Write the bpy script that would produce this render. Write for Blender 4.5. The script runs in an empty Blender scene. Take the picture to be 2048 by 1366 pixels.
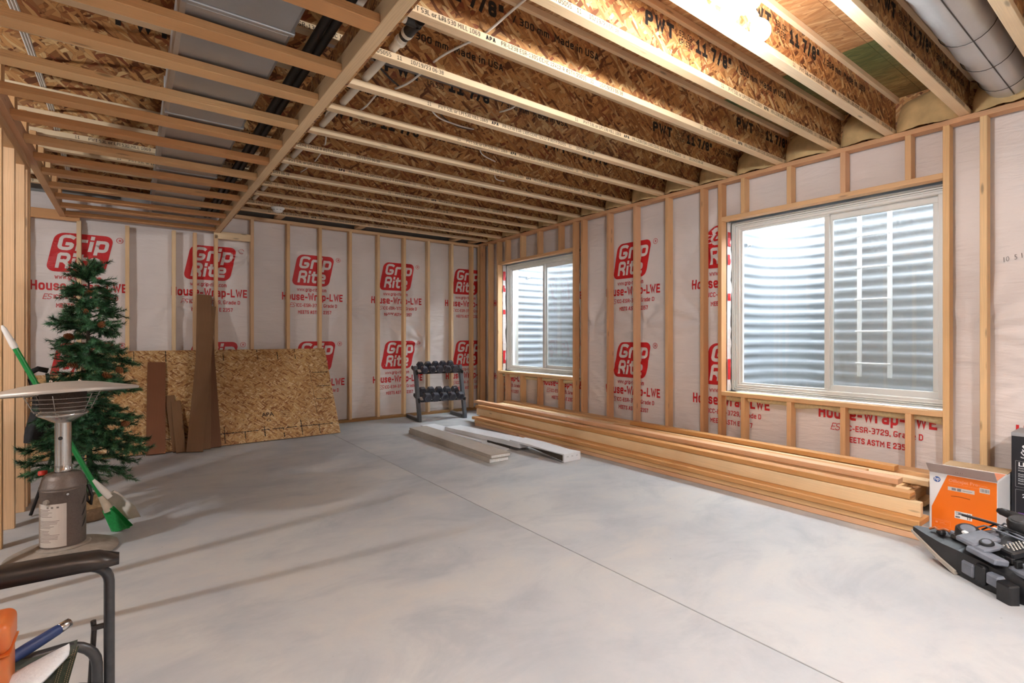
import bpy, bmesh, math, random
from math import sin, cos, pi, radians
from mathutils import Vector, Matrix, Euler, noise

scene = bpy.context.scene
COL = scene.collection

# ------------------------------------------------------------------ camera
cam_d = bpy.data.cameras.new('camera')
cam = bpy.data.objects.new('camera', cam_d)
COL.objects.link(cam)
cam.location = (0, 0, 1.2)
cam.rotation_euler = (pi / 2, 0, -radians(36.59))
cam_d.sensor_fit = 'HORIZONTAL'
cam_d.sensor_width = 36.0
cam_d.lens = 1025.0 / 2048.0 * 36.0
cam_d.shift_y = -10.0 / 2048.0
cam_d.clip_start = 0.05
scene.camera = cam

# ------------------------------------------------------------------ sky, exposure
world = bpy.data.worlds.new('overcast_sky')
scene.world = world
world.use_nodes = True
wb = world.node_tree.nodes['Background']
wb.inputs['Color'].default_value = (0.86, 0.93, 1.0, 1)
wb.inputs['Strength'].default_value = 34.0
scene.view_settings.view_transform = 'Standard'
scene.view_settings.look = 'None'
scene.view_settings.gamma = 1.0
scene.view_settings.use_curve_mapping = False
scene.view_settings.exposure = 0.45

BULB_W = 480.0        # emission strength of the bulbs in view
FILL_REAR_W = 1500.0  # fill lamps added out of view to brighten the room

# ------------------------------------------------------------------ node helpers
def new_mat(name):
    m = bpy.data.materials.new(name)
    m.use_nodes = True
    nt = m.node_tree
    for n in list(nt.nodes):
        nt.nodes.remove(n)
    out = nt.nodes.new('ShaderNodeOutputMaterial')
    return m, nt, out

def N(nt, typ, ins=None, **props):
    n = nt.nodes.new(typ)
    for k, v in props.items():
        setattr(n, k, v)
    for k, v in (ins or {}).items():
        s = n.inputs[k]
        if isinstance(v, bpy.types.NodeSocket):
            nt.links.new(v, s)
        else:
            if isinstance(v, (tuple, list)) and len(v) == 3 and s.type == 'RGBA':
                v = (*v, 1)
            s.default_value = v
    return n

def ramp(nt, fac, stops, interp='LINEAR'):
    n = nt.nodes.new('ShaderNodeValToRGB')
    cr = n.color_ramp
    cr.interpolation = interp
    while len(cr.elements) < len(stops):
        cr.elements.new(0.5)
    for e, (p, c) in zip(cr.elements, stops):
        e.position = p
        e.color = (*c, 1) if len(c) == 3 else c
    nt.links.new(fac, n.inputs[0])
    return n.outputs[0]

def mixc(nt, fac, a, b, mode='MIX'):
    n = nt.nodes.new('ShaderNodeMix')
    n.data_type = 'RGBA'
    n.blend_type = mode
    for idx, v in ((0, fac), (6, a), (7, b)):
        s = n.inputs[idx]
        if isinstance(v, bpy.types.NodeSocket):
            nt.links.new(v, s)
        elif idx == 0:
            s.default_value = v
        else:
            s.default_value = (*v, 1) if len(v) == 3 else v
    return n.outputs[2]

def mth(nt, op, a, b=None, c=None):
    n = nt.nodes.new('ShaderNodeMath')
    n.operation = op
    for i, v in enumerate((a, b, c)):
        if v is None:
            continue
        if isinstance(v, bpy.types.NodeSocket):
            nt.links.new(v, n.inputs[i])
        else:
            n.inputs[i].default_value = v
    return n.outputs[0]

def sl(r, g, b):
    f = lambda c: ((c / 255 + 0.055) / 1.055) ** 2.4 if c > 10 else c / 255 / 12.92
    return (f(r), f(g), f(b))

def principled(nt, out, color, rough=0.6, metal=0.0, bump=None, bstr=0.3, bdist=0.01, **kw):
    ins = {'Base Color': color, 'Roughness': rough, 'Metallic': metal}
    ins.update(kw)
    b = N(nt, 'ShaderNodeBsdfPrincipled', ins)
    if bump is not None:
        bp = N(nt, 'ShaderNodeBump', {'Height': bump, 'Strength': bstr, 'Distance': bdist})
        nt.links.new(bp.outputs[0], b.inputs['Normal'])
    nt.links.new(b.outputs[0], out.inputs[0])
    return b

def plain(name, rgb, rough=0.5, metal=0.0, vary=0.12, nscale=30.0, bstr=0.08, **kw):
    """a plain material with a little procedural mottling and relief"""
    m, nt, out = new_mat(name)
    tc = N(nt, 'ShaderNodeTexCoord')
    no = N(nt, 'ShaderNodeTexNoise', {'Vector': tc.outputs['Object'], 'Scale': nscale, 'Detail': 4.0})
    c = ramp(nt, no.outputs[0], [(0.3, tuple(x * (1 - vary) for x in rgb)), (0.7, tuple(min(1, x * (1 + vary)) for x in rgb))])
    principled(nt, out, c, rough, metal, no.outputs[0], bstr, 0.003, **kw)
    return m

def wood_mat(name, tones, rough=0.62, dark=0.55, sat_end=True):
    """sawn softwood: grain runs along U (metres); board tone picked per object"""
    m, nt, out = new_mat(name)
    uv = N(nt, 'ShaderNodeUVMap')
    oi = N(nt, 'ShaderNodeObjectInfo')
    sep = N(nt, 'ShaderNodeSeparateXYZ', {'Vector': uv.outputs[0]})
    r = oi.outputs['Random']
    u = mth(nt, 'ADD', sep.outputs[0], mth(nt, 'MULTIPLY', r, 37.0))
    v = mth(nt, 'ADD', sep.outputs[1], mth(nt, 'MULTIPLY', r, 11.0))
    vec = N(nt, 'ShaderNodeCombineXYZ', {0: u, 1: v, 2: mth(nt, 'MULTIPLY', r, 5.0)})
    mp1 = N(nt, 'ShaderNodeMapping', {'Vector': vec.outputs[0], 'Scale': (0.9, 14.0, 1.0)})
    lo = N(nt, 'ShaderNodeTexNoise', {'Vector': mp1.outputs[0], 'Scale': 1.6, 'Detail': 2.0})
    # growth rings as bands across V bent by low noise
    vv = mth(nt, 'ADD', v, mth(nt, 'MULTIPLY', lo.outputs[0], 0.05))
    ringv = N(nt, 'ShaderNodeCombineXYZ', {0: mth(nt, 'MULTIPLY', u, 0.04), 1: vv, 2: 0.0})
    wv = N(nt, 'ShaderNodeTexWave', {'Vector': ringv.outputs[0], 'Scale': 34.0, 'Distortion': 5.0, 'Detail': 2.0, 'Detail Scale': 1.5}, bands_direction='Y')
    mp2 = N(nt, 'ShaderNodeMapping', {'Vector': vec.outputs[0], 'Scale': (3.0, 160.0, 1.0)})
    fi = N(nt, 'ShaderNodeTexNoise', {'Vector': mp2.outputs[0], 'Scale': 1.0, 'Detail': 3.0})
    mp3 = N(nt, 'ShaderNodeMapping', {'Vector': vec.outputs[0], 'Scale': (2.4, 11.0, 1.0)})
    kn = N(nt, 'ShaderNodeTexVoronoi', {'Vector': mp3.outputs[0], 'Scale': 1.0})
    n = len(tones)
    base = ramp(nt, r, [((i + 0.0) / max(1, n - 1), t) for i, t in enumerate(tones)])
    shade = mixc(nt, mth(nt, 'MULTIPLY', wv.outputs['Fac'], 0.26), base, tuple(c * dark for c in tones[-1]))
    shade = mixc(nt, mth(nt, 'MULTIPLY', fi.outputs[0], 0.35), shade, mixc(nt, 1.0, base, (1.35, 1.3, 1.2), 'MULTIPLY'))
    blot = N(nt, 'ShaderNodeTexNoise', {'Vector': vec.outputs[0], 'Scale': 2.3, 'Detail': 3.0})
    shade = mixc(nt, ramp(nt, blot.outputs[0], [(0.45, (0, 0, 0)), (0.75, (0.35, 0.35, 0.35))]), shade, mixc(nt, 1.0, base, (0.72, 0.6, 0.5), 'MULTIPLY'))
    knot = ramp(nt, kn.outputs['Distance'], [(0.05, (1, 1, 1)), (0.11, (0, 0, 0))])
    shade = mixc(nt, mth(nt, 'MULTIPLY', knot, 0.75), shade, tuple(c * 0.35 for c in tones[-1]))
    principled(nt, out, shade, rough, 0.0, mth(nt, 'ADD', fi.outputs[0], wv.outputs['Fac']), 0.12, 0.002)
    return m

def osb_mat(name, cols, gap, flake=(11.0, 34.0), rough=0.55, angles=(0.15, 1.2, 2.3, -0.6, 0.7), green=None):
    """oriented strand board: four layers of long flakes turned different ways, UV in metres"""
    m, nt, out = new_mat(name)
    uv = N(nt, 'ShaderNodeUVMap')
    oi = N(nt, 'ShaderNodeObjectInfo')
    off = N(nt, 'ShaderNodeCombineXYZ', {0: mth(nt, 'MULTIPLY', oi.outputs['Random'], 31.0), 1: mth(nt, 'MULTIPLY', oi.outputs['Random'], 17.0), 2: 0.0})
    base = N(nt, 'ShaderNodeVectorMath', {0: uv.outputs[0], 1: off.outputs[0]}, operation='ADD').outputs[0]
    wob = N(nt, 'ShaderNodeTexNoise', {'Vector': base, 'Scale': 9.0, 'Detail': 2.0})
    base2 = N(nt, 'ShaderNodeVectorMath', {0: base, 1: N(nt, 'ShaderNodeVectorMath', {0: wob.outputs['Color'], 'Scale': 0.03}, operation='SCALE').outputs[0]}, operation='ADD').outputs[0]
    col = None
    hgt = None
    for i, a in enumerate(angles):
        rot = N(nt, 'ShaderNodeMapping', {'Vector': base2, 'Rotation': (0, 0, a), 'Location': (i * 3.7, i * 1.9, 0)})
        mp = N(nt, 'ShaderNodeMapping', {'Vector': rot.outputs[0], 'Scale': (flake[0] * (1 + 0.1 * i), flake[1] * (1 + 0.1 * i), 1)})
        vo = N(nt, 'ShaderNodeTexVoronoi', {'Vector': mp.outputs[0], 'Scale': 1.0, 'Randomness': 1.0}, voronoi_dimensions='2D')
        ed = N(nt, 'ShaderNodeTexVoronoi', {'Vector': mp.outputs[0], 'Scale': 1.0, 'Randomness': 1.0}, voronoi_dimensions='2D', feature='DISTANCE_TO_EDGE')
        cs = N(nt, 'ShaderNodeSeparateColor', {'Color': vo.outputs['Color']})
        n = len(cols)
        tone = ramp(nt, cs.outputs[0], [((k + 0.5) / n, c) for k, c in enumerate(cols)])
        line = ramp(nt, ed.outputs['Distance'], [(0.0, (1, 1, 1)), (0.07, (0, 0, 0))])
        tone = mixc(nt, mth(nt, 'MULTIPLY', line, 0.5), tone, gap)
        st = N(nt, 'ShaderNodeMapping', {'Vector': rot.outputs[0], 'Scale': (12, 260, 1)})
        fi = N(nt, 'ShaderNodeTexNoise', {'Vector': st.outputs[0], 'Scale': 1.0, 'Detail': 2.0})
        tone = mixc(nt, mth(nt, 'MULTIPLY', fi.outputs[0], 0.3), tone, gap)
        if col is None:
            col, hgt = tone, cs.outputs[1]
        else:
            msk = mth(nt, 'GREATER_THAN', cs.outputs[2], 0.62)
            col = mixc(nt, msk, col, tone)
            hm = N(nt, 'ShaderNodeMix', {0: msk, 2: hgt, 3: cs.outputs[1]})
            hgt = hm.outputs[0]
    big = N(nt, 'ShaderNodeTexNoise', {'Vector': base, 'Scale': 3.0, 'Detail': 3.0})
    col = mixc(nt, ramp(nt, big.outputs[0], [(0.4, (0, 0, 0)), (0.75, (0.45, 0.45, 0.45))]), col, mixc(nt, 1.0, col, (0.62, 0.5, 0.42), 'MULTIPLY'))
    if green:
        # sprayed edge-seal stain: a band of green paint near one panel edge
        sp = N(nt, 'ShaderNodeSeparateXYZ', {'Vector': uv.outputs[0]})
        gn = N(nt, 'ShaderNodeTexNoise', {'Vector': base, 'Scale': 6.0, 'Detail': 5.0})
        d = mth(nt, 'ADD', sp.outputs[0], mth(nt, 'MULTIPLY', gn.outputs[0], 0.5))
        g = ramp(nt, d, [(0.05, (0.9, 0.9, 0.9)), (0.6, (0.75, 0.75, 0.75)), (1.0, (0.25, 0.25, 0.25))])
        col = mixc(nt, g, col, mixc(nt, 0.65, col, green, 'MULTIPLY'))
        col = mixc(nt, mth(nt, 'MULTIPLY', g, 0.42), col, green)
    principled(nt, out, col, rough, 0.0, hgt, 0.25, 0.002)
    return m

# ------------------------------------------------------------------ mesh helpers
class MB:
    """collects polygons with metre UVs and material slots; build() makes ONE mesh object"""
    def __init__(self):
        self.v, self.f, self.uv, self.mi, self.sm = [], [], [], [], []
    def face(self, pts, uvs=None, mi=0, smooth=False):
        i = len(self.v)
        self.v.extend([tuple(p) for p in pts])
        self.f.append(tuple(range(i, i + len(pts))))
        if uvs is None:
            a, b, c = Vector(pts[0]), Vector(pts[1]), Vector(pts[-1])
            n = (b - a).cross(c - a)
            ax = max(range(3), key=lambda k: abs(n[k]))
            o = [k for k in range(3) if k != ax]
            uvs = [(p[o[0]], p[o[1]]) for p in pts]
        self.uv.append(uvs); self.mi.append(mi); self.sm.append(smooth)
    def indexed(self, verts, faces, uvs=None, mi=0, smooth=True):
        i = len(self.v)
        self.v.extend([tuple(p) for p in verts])
        for k, f in enumerate(faces):
            self.f.append(tuple(i + j for j in f))
            self.uv.append([uvs[j] for j in f] if uvs else [(verts[j][0] + verts[j][1], verts[j][2]) for j in f])
            self.mi.append(mi); self.sm.append(smooth)
    def box(self, x0, x1, y0, y1, z0, z1, ch=0.0, mi=0, M=None, grain=None):
        lo, hi = (x0, y0, z0), (x1, y1, z1)
        ext = [hi[k] - lo[k] for k in range(3)]
        L = grain if grain is not None else max(range(3), key=lambda k: ext[k])
        ch = min(ch, min(ext) * 0.45)
        T = (lambda p: M @ Vector(p)) if M is not None else (lambda p: p)
        def uvf(ax, p):
            o = [k for k in range(3) if k != ax]
            if L in o:
                q = [k for k in o if k != L][0]
                return (p[L], p[q] + ax * 0.37 + (0.19 if p[ax] > (lo[ax] + hi[ax]) / 2 else 0))
            return (p[o[0]] * 0.3, p[o[1]] * 1.0 + 0.77)
        ctr = Vector([(lo[k] + hi[k]) / 2 for k in range(3)])
        def quad(pts, ax):
            a, b, c = Vector(pts[0]), Vector(pts[1]), Vector(pts[2])
            if (b - a).cross(c - a).dot(sum((Vector(p) for p in pts), Vector()) / len(pts) - ctr) < 0:
                pts = pts[::-1]
            self.face([T(p) for p in pts], [uvf(ax, p) for p in pts], mi)
        if ch <= 0:
            c = [[(x0, x1)[i], (y0, y1)[j], (z0, z1)[k]] for i in (0, 1) for j in (0, 1) for k in (0, 1)]
            for idx, ax in (((0, 1, 3, 2), 0), ((4, 6, 7, 5), 0), ((0, 4, 5, 1), 1), ((2, 3, 7, 6), 1), ((0, 2, 6, 4), 2), ((1, 5, 7, 3), 2)):
                quad([c[i] for i in idx], ax)
            return
        # chamfered box
        P = {}
        for i in (0, 1):
            for j in (0, 1):
                for k in (0, 1):
                    s = (i, j, k)
                    for ax in range(3):
                        p = [0, 0, 0]
                        for a in range(3):
                            p[a] = (lo[a] + (0 if a == ax else ch)) if s[a] == 0 else (hi[a] - (0 if a == ax else ch))
                        P[(i, j, k, ax)] = p
        def o_(ax):
            return [(a) for a in range(3) if a != ax]
        for ax in range(3):
            for side in (0, 1):
                a, b = o_(ax)
                seq = [(0, 0), (1, 0), (1, 1), (0, 1)]
                pts = []
                for (p, q) in seq:
                    s = [0, 0, 0]; s[ax] = side; s[a] = p; s[b] = q
                    pts.append(P[(*s, ax)])
                flip = (side == 0) ^ (ax == 1)
                if flip: pts = pts[::-1]
                quad(pts, ax)
        for ax in range(3):           # edge bevels along axis ax
            a, b = o_(ax)
            for p in (0, 1):
                for q in (0, 1):
                    def pt(t, w):
                        s = [0, 0, 0]; s[ax] = t; s[a] = p; s[b] = q
                        return P[(*s, w)]
                    pts = [pt(0, a), pt(1, a), pt(1, b), pt(0, b)]
                    n = (Vector(pts[1]) - Vector(pts[0])).cross(Vector(pts[3]) - Vector(pts[0]))
                    d = Vector([0, 0, 0]); d[a] = 1 if p else -1; d[b] = 1 if q else -1
                    if n.dot(d) < 0: pts = pts[::-1]
                    quad(pts, b)
        for i in (0, 1):
            for j in (0, 1):
                for k in (0, 1):
                    pts = [P[(i, j, k, 0)], P[(i, j, k, 1)], P[(i, j, k, 2)]]
                    n = (Vector(pts[1]) - Vector(pts[0])).cross(Vector(pts[2]) - Vector(pts[0]))
                    if n.dot(Vector((i - .5, j - .5, k - .5))) < 0: pts = pts[::-1]
                    quad(pts, 2)
    def tube(self, path, r, seg=10, mi=0, cap=True, closed=False):
        """round tube along a list of points; r a number or a list"""
        pts = [Vector(p) for p in path]
        n = len(pts)
        rs = r if isinstance(r, (list, tuple)) else [r] * n
        verts, faces, uvs = [], [], []
        up = None
        dist = 0
        for i, p in enumerate(pts):
            a = pts[i - 1] if i > 0 else (pts[-1] if closed else None)
            b = pts[i + 1] if i < n - 1 else (pts[0] if closed else None)
            t = ((b if b is not None else p) - (a if a is not None else p)).normalized()
            if up is None:
                up = Vector((0, 0, 1)) if abs(t.z) < 0.9 else Vector((1, 0, 0))
            s = t.cross(up)
            if s.length < 1e-6: s = t.orthogonal()
            s.normalize()
            up = s.cross(t).normalized()
            if i > 0: dist += (p - pts[i - 1]).length
            for k in range(seg):
                ang = 2 * pi * k / seg
                verts.append(p + (s * cos(ang) + up * sin(ang)) * rs[i])
                uvs.append((dist, ang * rs[i]))
        m = n if closed else n - 1
        for i in range(m):
            j = (i + 1) % n
            for k in range(seg):
                k2 = (k + 1) % seg
                faces.append((i * seg + k, i * seg + k2, j * seg + k2, j * seg + k))
        self.indexed(verts, faces, uvs, mi, True)
        if cap and not closed:
            self.indexed([verts[k] for k in range(seg)][::-1], [tuple(range(seg))], None, mi, False)
            self.indexed([verts[(n - 1) * seg + k] for k in range(seg)], [tuple(range(seg))], None, mi, False)
    def lathe(self, prof, seg=32, mi=0, smooth=True, c=(0, 0, 0)):
        """profile of (radius, z) turned about Z, split where the profile turns sharply"""
        verts, faces, uvs = [], [], []
        for (r, z) in prof:
            for k in range(seg):
                a = 2 * pi * k / seg
                verts.append((c[0] + r * cos(a), c[1] + r * sin(a), c[2] + z)); uvs.append((a * 0.1, z))
        for i in range(len(prof) - 1):
            for k in range(seg):
                k2 = (k + 1) % seg
                faces.append((i * seg + k, i * seg + k2, (i + 1) * seg + k2, (i + 1) * seg + k))
        self.indexed(verts, faces, uvs, mi, smooth)
    def prism(self, poly, axis, a0, a1, mi=0, M=None):
        """polygon (2D) extruded along an axis"""
        def P(p, t):
            q = {0: (t, p[0], p[1]), 1: (p[0], t, p[1]), 2: (p[0], p[1], t)}[axis]
            return M @ Vector(q) if M is not None else q
        n = len(poly)
        A = [P(p, a0) for p in poly]; B = [P(p, a1) for p in poly]
        area = sum(poly[i][0] * poly[(i + 1) % n][1] - poly[(i + 1) % n][0] * poly[i][1] for i in range(n))
        fl = (area > 0) ^ (axis == 1)
        self.face(A[::-1] if fl else A, None, mi); self.face(B if fl else B[::-1], None, mi)
        for i in range(n):
            j = (i + 1) % n
            q = [A[i], A[j], B[j], B[i]]
            self.face(q if fl else q[::-1], None, mi)
    def mesh(self, name, mats, merge=False):
        me = bpy.data.meshes.new(name)
        me.from_pydata(self.v, [], self.f)
        ul = me.uv_layers.new(name='UVMap')
        flat = []
        for u in self.uv:
            for p in u: flat.extend(p)
        ul.data.foreach_set('uv', flat)
        me.polygons.foreach_set('material_index', self.mi)
        me.polygons.foreach_set('use_smooth', self.sm)
        for m in (mats if isinstance(mats, (list, tuple)) else [mats]):
            me.materials.append(m)
        me.update()
        return me
    def build(self, name, mats, parent=None, loc=None, rot=None):
        return mk(name, self.mesh(name, mats), parent, loc, rot)

def mk(name, data, parent=None, loc=None, rot=None):
    o = bpy.data.objects.new(name, data)
    COL.objects.link(o)
    if parent is not None: o.parent = parent
    if loc is not None: o.location = loc
    if rot is not None: o.rotation_euler = rot
    return o

def tag(o, label=None, cat=None, group=None, kind=None):
    if label: o['label'] = label
    if cat: o['category'] = cat
    if group: o['group'] = group
    if kind: o['kind'] = kind
    return o

def thing(name, label, cat, loc=(0, 0, 0), rz=0.0, group=None):
    o = mk(name, None, None, loc, (0, 0, rz))
    o.empty_display_size = 0.1
    return tag(o, label, cat, group)

def structure(name, label=None):
    o = mk(name, None)
    o['kind'] = 'structure'
    if label: o['label'] = label
    return o

_bc = {}
def board(name, x0, x1, y0, y1, z0, z1, mat, parent=None, ch=0.0025, grain=None):
    key = (round(x1 - x0, 4), round(y1 - y0, 4), round(z1 - z0, 4), mat.name, ch, grain)
    if key not in _bc:
        mb = MB(); mb.box(0, key[0], 0, key[1], 0, key[2], ch, grain=grain)
        _bc[key] = mb.mesh(name, mat)
    return mk(name, _bc[key], parent, (x0, y0, z0))

_tc = {}
def text_mesh(body, size, xs=1.0, shear=0.0, bold=0.0, align='LEFT', space=1.0):
    """outline lettering from the built-in font as a flat mesh in XY"""
    key = (body, size, xs, shear, bold, align, space)
    if key in _tc: return _tc[key]
    cu = bpy.data.curves.new('lettering', 'FONT')
    cu.body = body; cu.size = size; cu.shear = shear; cu.offset = bold
    cu.align_x = align; cu.resolution_u = 2; cu.fill_mode = 'FRONT'; cu.space_character = space
    o = bpy.data.objects.new('lettering', cu); COL.objects.link(o)
    bpy.context.view_layer.update()
    me = bpy.data.meshes.new_from_object(o.evaluated_get(bpy.context.evaluated_depsgraph_get()))
    bpy.data.objects.remove(o); bpy.data.curves.remove(cu)
    if xs != 1.0:
        me.transform(Matrix.Diagonal((xs, 1, 1, 1)))
    _tc[key] = me
    return me

def lettering(mb, body, size, M, xs=1.0, shear=0.0, bold=0.0, align='LEFT', mi=0, space=1.0):
    me = text_mesh(body, size, xs, shear, bold, align, space)
    vs = [M @ v.co for v in me.vertices]
    mb.indexed(vs, [tuple(p.vertices) for p in me.polygons], None, mi, False)
# ------------------------------------------------------------------ materials
PALE = sl(226, 188, 140); HONEY = sl(205, 152, 98); AMBER = sl(190, 125, 72); ROSE = sl(205, 150, 112)
W_STUD = wood_mat('stud_lumber', [sl(232, 206, 168), sl(224, 190, 146), sl(214, 172, 126), sl(222, 184, 146)])
W_RIGHT = wood_mat('fir_lumber', [sl(214, 170, 122), sl(224, 182, 136), sl(204, 152, 104), sl(222, 176, 140)])
W_SOFF = wood_mat('soffit_lumber', [sl(228, 186, 136), sl(214, 164, 112), sl(204, 146, 94), sl(222, 178, 128)])
W_FLANGE = wood_mat('joist_flange_lumber', [sl(236, 214, 180), sl(228, 200, 160), sl(234, 208, 172)], dark=0.75)
W_PILE = wood_mat('stacked_lumber', [sl(232, 196, 146), sl(218, 172, 118), sl(206, 154, 100), sl(226, 184, 142)])
W_AMBER = wood_mat('amber_lumber', [sl(206, 156, 98), sl(196, 142, 84), sl(202, 148, 92)], dark=0.62)
W_PALE = wood_mat('pale_lumber', [sl(236, 208, 166), sl(228, 196, 150), sl(232, 202, 160)], dark=0.6)
W_ROSE = wood_mat('rose_lumber', [sl(224, 178, 140), sl(216, 168, 130), sl(222, 176, 136)], dark=0.66)
W_STAIN = wood_mat('stained_board', [sl(124, 74, 48), sl(112, 76, 48), sl(132, 72, 48)], dark=0.6, rough=0.6)
W_STAIN2 = wood_mat('weathered_board', [sl(124, 92, 62), sl(116, 82, 54), sl(128, 94, 64)], dark=0.6, rough=0.7)
W_DARKPLATE = wood_mat('treated_plate', [sl(150, 112, 66), sl(138, 98, 58), sl(146, 110, 70)], dark=0.6)

OSB_WEB = osb_mat('osb_web', [sl(112, 66, 36), sl(196, 136, 78), sl(226, 174, 112), sl(150, 92, 50), sl(240, 204, 146), sl(204, 146, 86), sl(142, 74, 46), sl(214, 160, 98)], sl(78, 44, 24), flake=(9.0, 42.0))
OSB_SUB = osb_mat('osb_subfloor', [sl(190, 142, 94), sl(212, 168, 118), sl(170, 120, 76), sl(222, 184, 136)], sl(104, 66, 38), flake=(7.0, 44.0), angles=(1.5, 1.35, 1.7, 1.1))
OSB_GREEN = osb_mat('osb_subfloor_sealed', [sl(168, 120, 68), sl(188, 146, 90), sl(140, 100, 56), sl(196, 160, 104)], sl(70, 50, 26), flake=(7.0, 44.0), angles=(1.5, 1.35, 1.7, 1.1), green=sl(50, 122, 72))
OSB_PANEL = osb_mat('osb_sheet', [sl(208, 164, 106), sl(226, 186, 130), sl(184, 134, 80), sl(242, 214, 168), sl(210, 162, 100), sl(146, 94, 52)], sl(96, 60, 32), flake=(15.0, 62.0))

def wrap_mat(name, rgb):
    """spun house wrap: faint weave and fine creases on top of the modelled folds"""
    m, nt, out = new_mat(name)
    tc = N(nt, 'ShaderNodeTexCoord')
    mp = N(nt, 'ShaderNodeMapping', {'Vector': tc.outputs['Object'], 'Rotation': (0.5, 0.6, 0.5), 'Scale': (3, 3, 14)})
    n1 = N(nt, 'ShaderNodeTexNoise', {'Vector': mp.outputs[0], 'Scale': 1.3, 'Detail': 5.0, 'Distortion': 0.6})
    n2 = N(nt, 'ShaderNodeTexNoise', {'Vector': tc.outputs['Object'], 'Scale': 2.2, 'Detail': 3.0})
    n3 = N(nt, 'ShaderNodeTexNoise', {'Vector': tc.outputs['Object'], 'Scale': 220.0, 'Detail': 2.0})
    c = mixc(nt, ramp(nt, n2.outputs[0], [(0.35, (0, 0, 0)), (0.7, (1, 1, 1))]), rgb, tuple(x * 0.93 for x in rgb))
    h = mth(nt, 'ADD', n1.outputs[0], mth(nt, 'MULTIPLY', n3.outputs[0], 0.06))
    principled(nt, out, c, 0.45, 0.0, h, 0.45, 0.02, **{'Specular IOR Level': 0.35})
    return m
WRAP = wrap_mat('house_wrap_film', sl(230, 220, 216))
PRINT_RED = wrap_mat('house_wrap_red_ink', sl(206, 38, 42))
PRINT_WHITE = wrap_mat('house_wrap_blank', sl(230, 220, 216))

def concrete_mat():
    m, nt, out = new_mat('trowelled_concrete')
    tc = N(nt, 'ShaderNodeTexCoord')
    P = tc.outputs['Object']
    big = N(nt, 'ShaderNodeTexNoise', {'Vector': P, 'Scale': 0.7, 'Detail': 7.0, 'Roughness': 0.6, 'Distortion': 0.4})
    mp = N(nt, 'ShaderNodeMapping', {'Vector': P, 'Rotation': (0, 0, 0.9), 'Scale': (1.0, 1.7, 1)})
    mid = N(nt, 'ShaderNodeTexNoise', {'Vector': mp.outputs[0], 'Scale': 1.7, 'Detail': 8.0, 'Roughness': 0.66, 'Distortion': 0.5})
    fine = N(nt, 'ShaderNodeTexNoise', {'Vector': P, 'Scale': 60.0, 'Detail': 5.0})
    spk = N(nt, 'ShaderNodeTexVoronoi', {'Vector': P, 'Scale': 5.5})
    c = ramp(nt, big.outputs[0], [(0.32, sl(168, 171, 175)), (0.46, sl(181, 182, 184)), (0.56, sl(191, 190, 188)), (0.70, sl(176, 178, 182))])
    c = mixc(nt, ramp(nt, mid.outputs[0], [(0.48, (0, 0, 0)), (0.66, (0.75, 0.75, 0.75))]), c, sl(163, 166, 171))
    c = mixc(nt, ramp(nt, mid.outputs[0], [(0.30, (0.6, 0.6, 0.6)), (0.45, (0, 0, 0))]), c, sl(197, 191, 184))
    c = mixc(nt, mth(nt, 'MULTIPLY', fine.outputs[0], 0.16), c, sl(160, 160, 160))
    c = mixc(nt, ramp(nt, spk.outputs['Distance'], [(0.02, (0.6, 0.6, 0.6)), (0.03, (0, 0, 0))]), c, sl(130, 126, 120))
    r = ramp(nt, mid.outputs[0], [(0.3, (0.5, 0.5, 0.5)), (0.7, (0.68, 0.68, 0.68))])
    principled(nt, out, c, r, 0.0, fine.outputs[0], 0.05, 0.004)
    return m
CONCRETE = concrete_mat()
CONC_WALL = plain('foundation_concrete', sl(150, 148, 144), 0.85, vary=0.1, nscale=6)
INK = plain('black_stamp_ink', sl(30, 26, 24), 0.7, vary=0.3, nscale=120)
VINYL = plain('white_vinyl', sl(228, 228, 224), 0.4, vary=0.01, nscale=3, bstr=0.0)
FOAM = plain('pale_spray_foam', sl(226, 212, 170), 0.9, vary=0.1, nscale=60, bstr=0.6)

def metal_mat(name, rgb, rough=0.4, streak=(2, 2, 30), metal=0.85):
    m, nt, out = new_mat(name)
    tc = N(nt, 'ShaderNodeTexCoord')
    mp = N(nt, 'ShaderNodeMapping', {'Vector': tc.outputs['Object'], 'Scale': streak})
    n1 = N(nt, 'ShaderNodeTexNoise', {'Vector': mp.outputs[0], 'Scale': 2.0, 'Detail': 4.0})
    sp = N(nt, 'ShaderNodeTexVoronoi', {'Vector': tc.outputs['Object'], 'Scale': 45.0})
    c = mixc(nt, n1.outputs[0], tuple(x * 0.86 for x in rgb), rgb)
    c = mixc(nt, mth(nt, 'MULTIPLY', sp.outputs['Distance'], 0.25), c, tuple(x * 0.8 for x in rgb))
    r = ramp(nt, n1.outputs[0], [(0.3, (rough * 0.8,) * 3), (0.7, (min(1, rough * 1.3),) * 3)])
    principled(nt, out, c, r, metal, n1.outputs[0], 0.05, 0.004)
    return m
GALV = metal_mat('galvanised_well_steel', sl(138, 142, 148), 0.5, (1, 1, 3), 0.05)
DUCT = metal_mat('galvanised_duct', sl(190, 192, 194), 0.36, (2, 2, 6), 0.7)
FOIL = metal_mat('foil_duct', sl(204, 206, 208), 0.36, (6, 6, 6), 0.55)
STEEL = metal_mat('brushed_steel', sl(214, 210, 206), 0.22, (40, 40, 1), 1.0)
PVC = plain('white_pvc', sl(228, 222, 208), 0.4, vary=0.04, nscale=10, bstr=0.02)
BLACKPIPE = plain('black_pipe', sl(34, 32, 31), 0.5, vary=0.2, nscale=10)
WHITECABLE = plain('white_cable', sl(226, 222, 214), 0.45, vary=0.05)
BLACKCABLE = plain('black_cable', sl(46, 42, 40), 0.5, vary=0.1)
GLASSFIB = plain('fibreglass_batt', sl(204, 172, 122), 0.95, vary=0.18, nscale=9, bstr=0.9)
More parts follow.
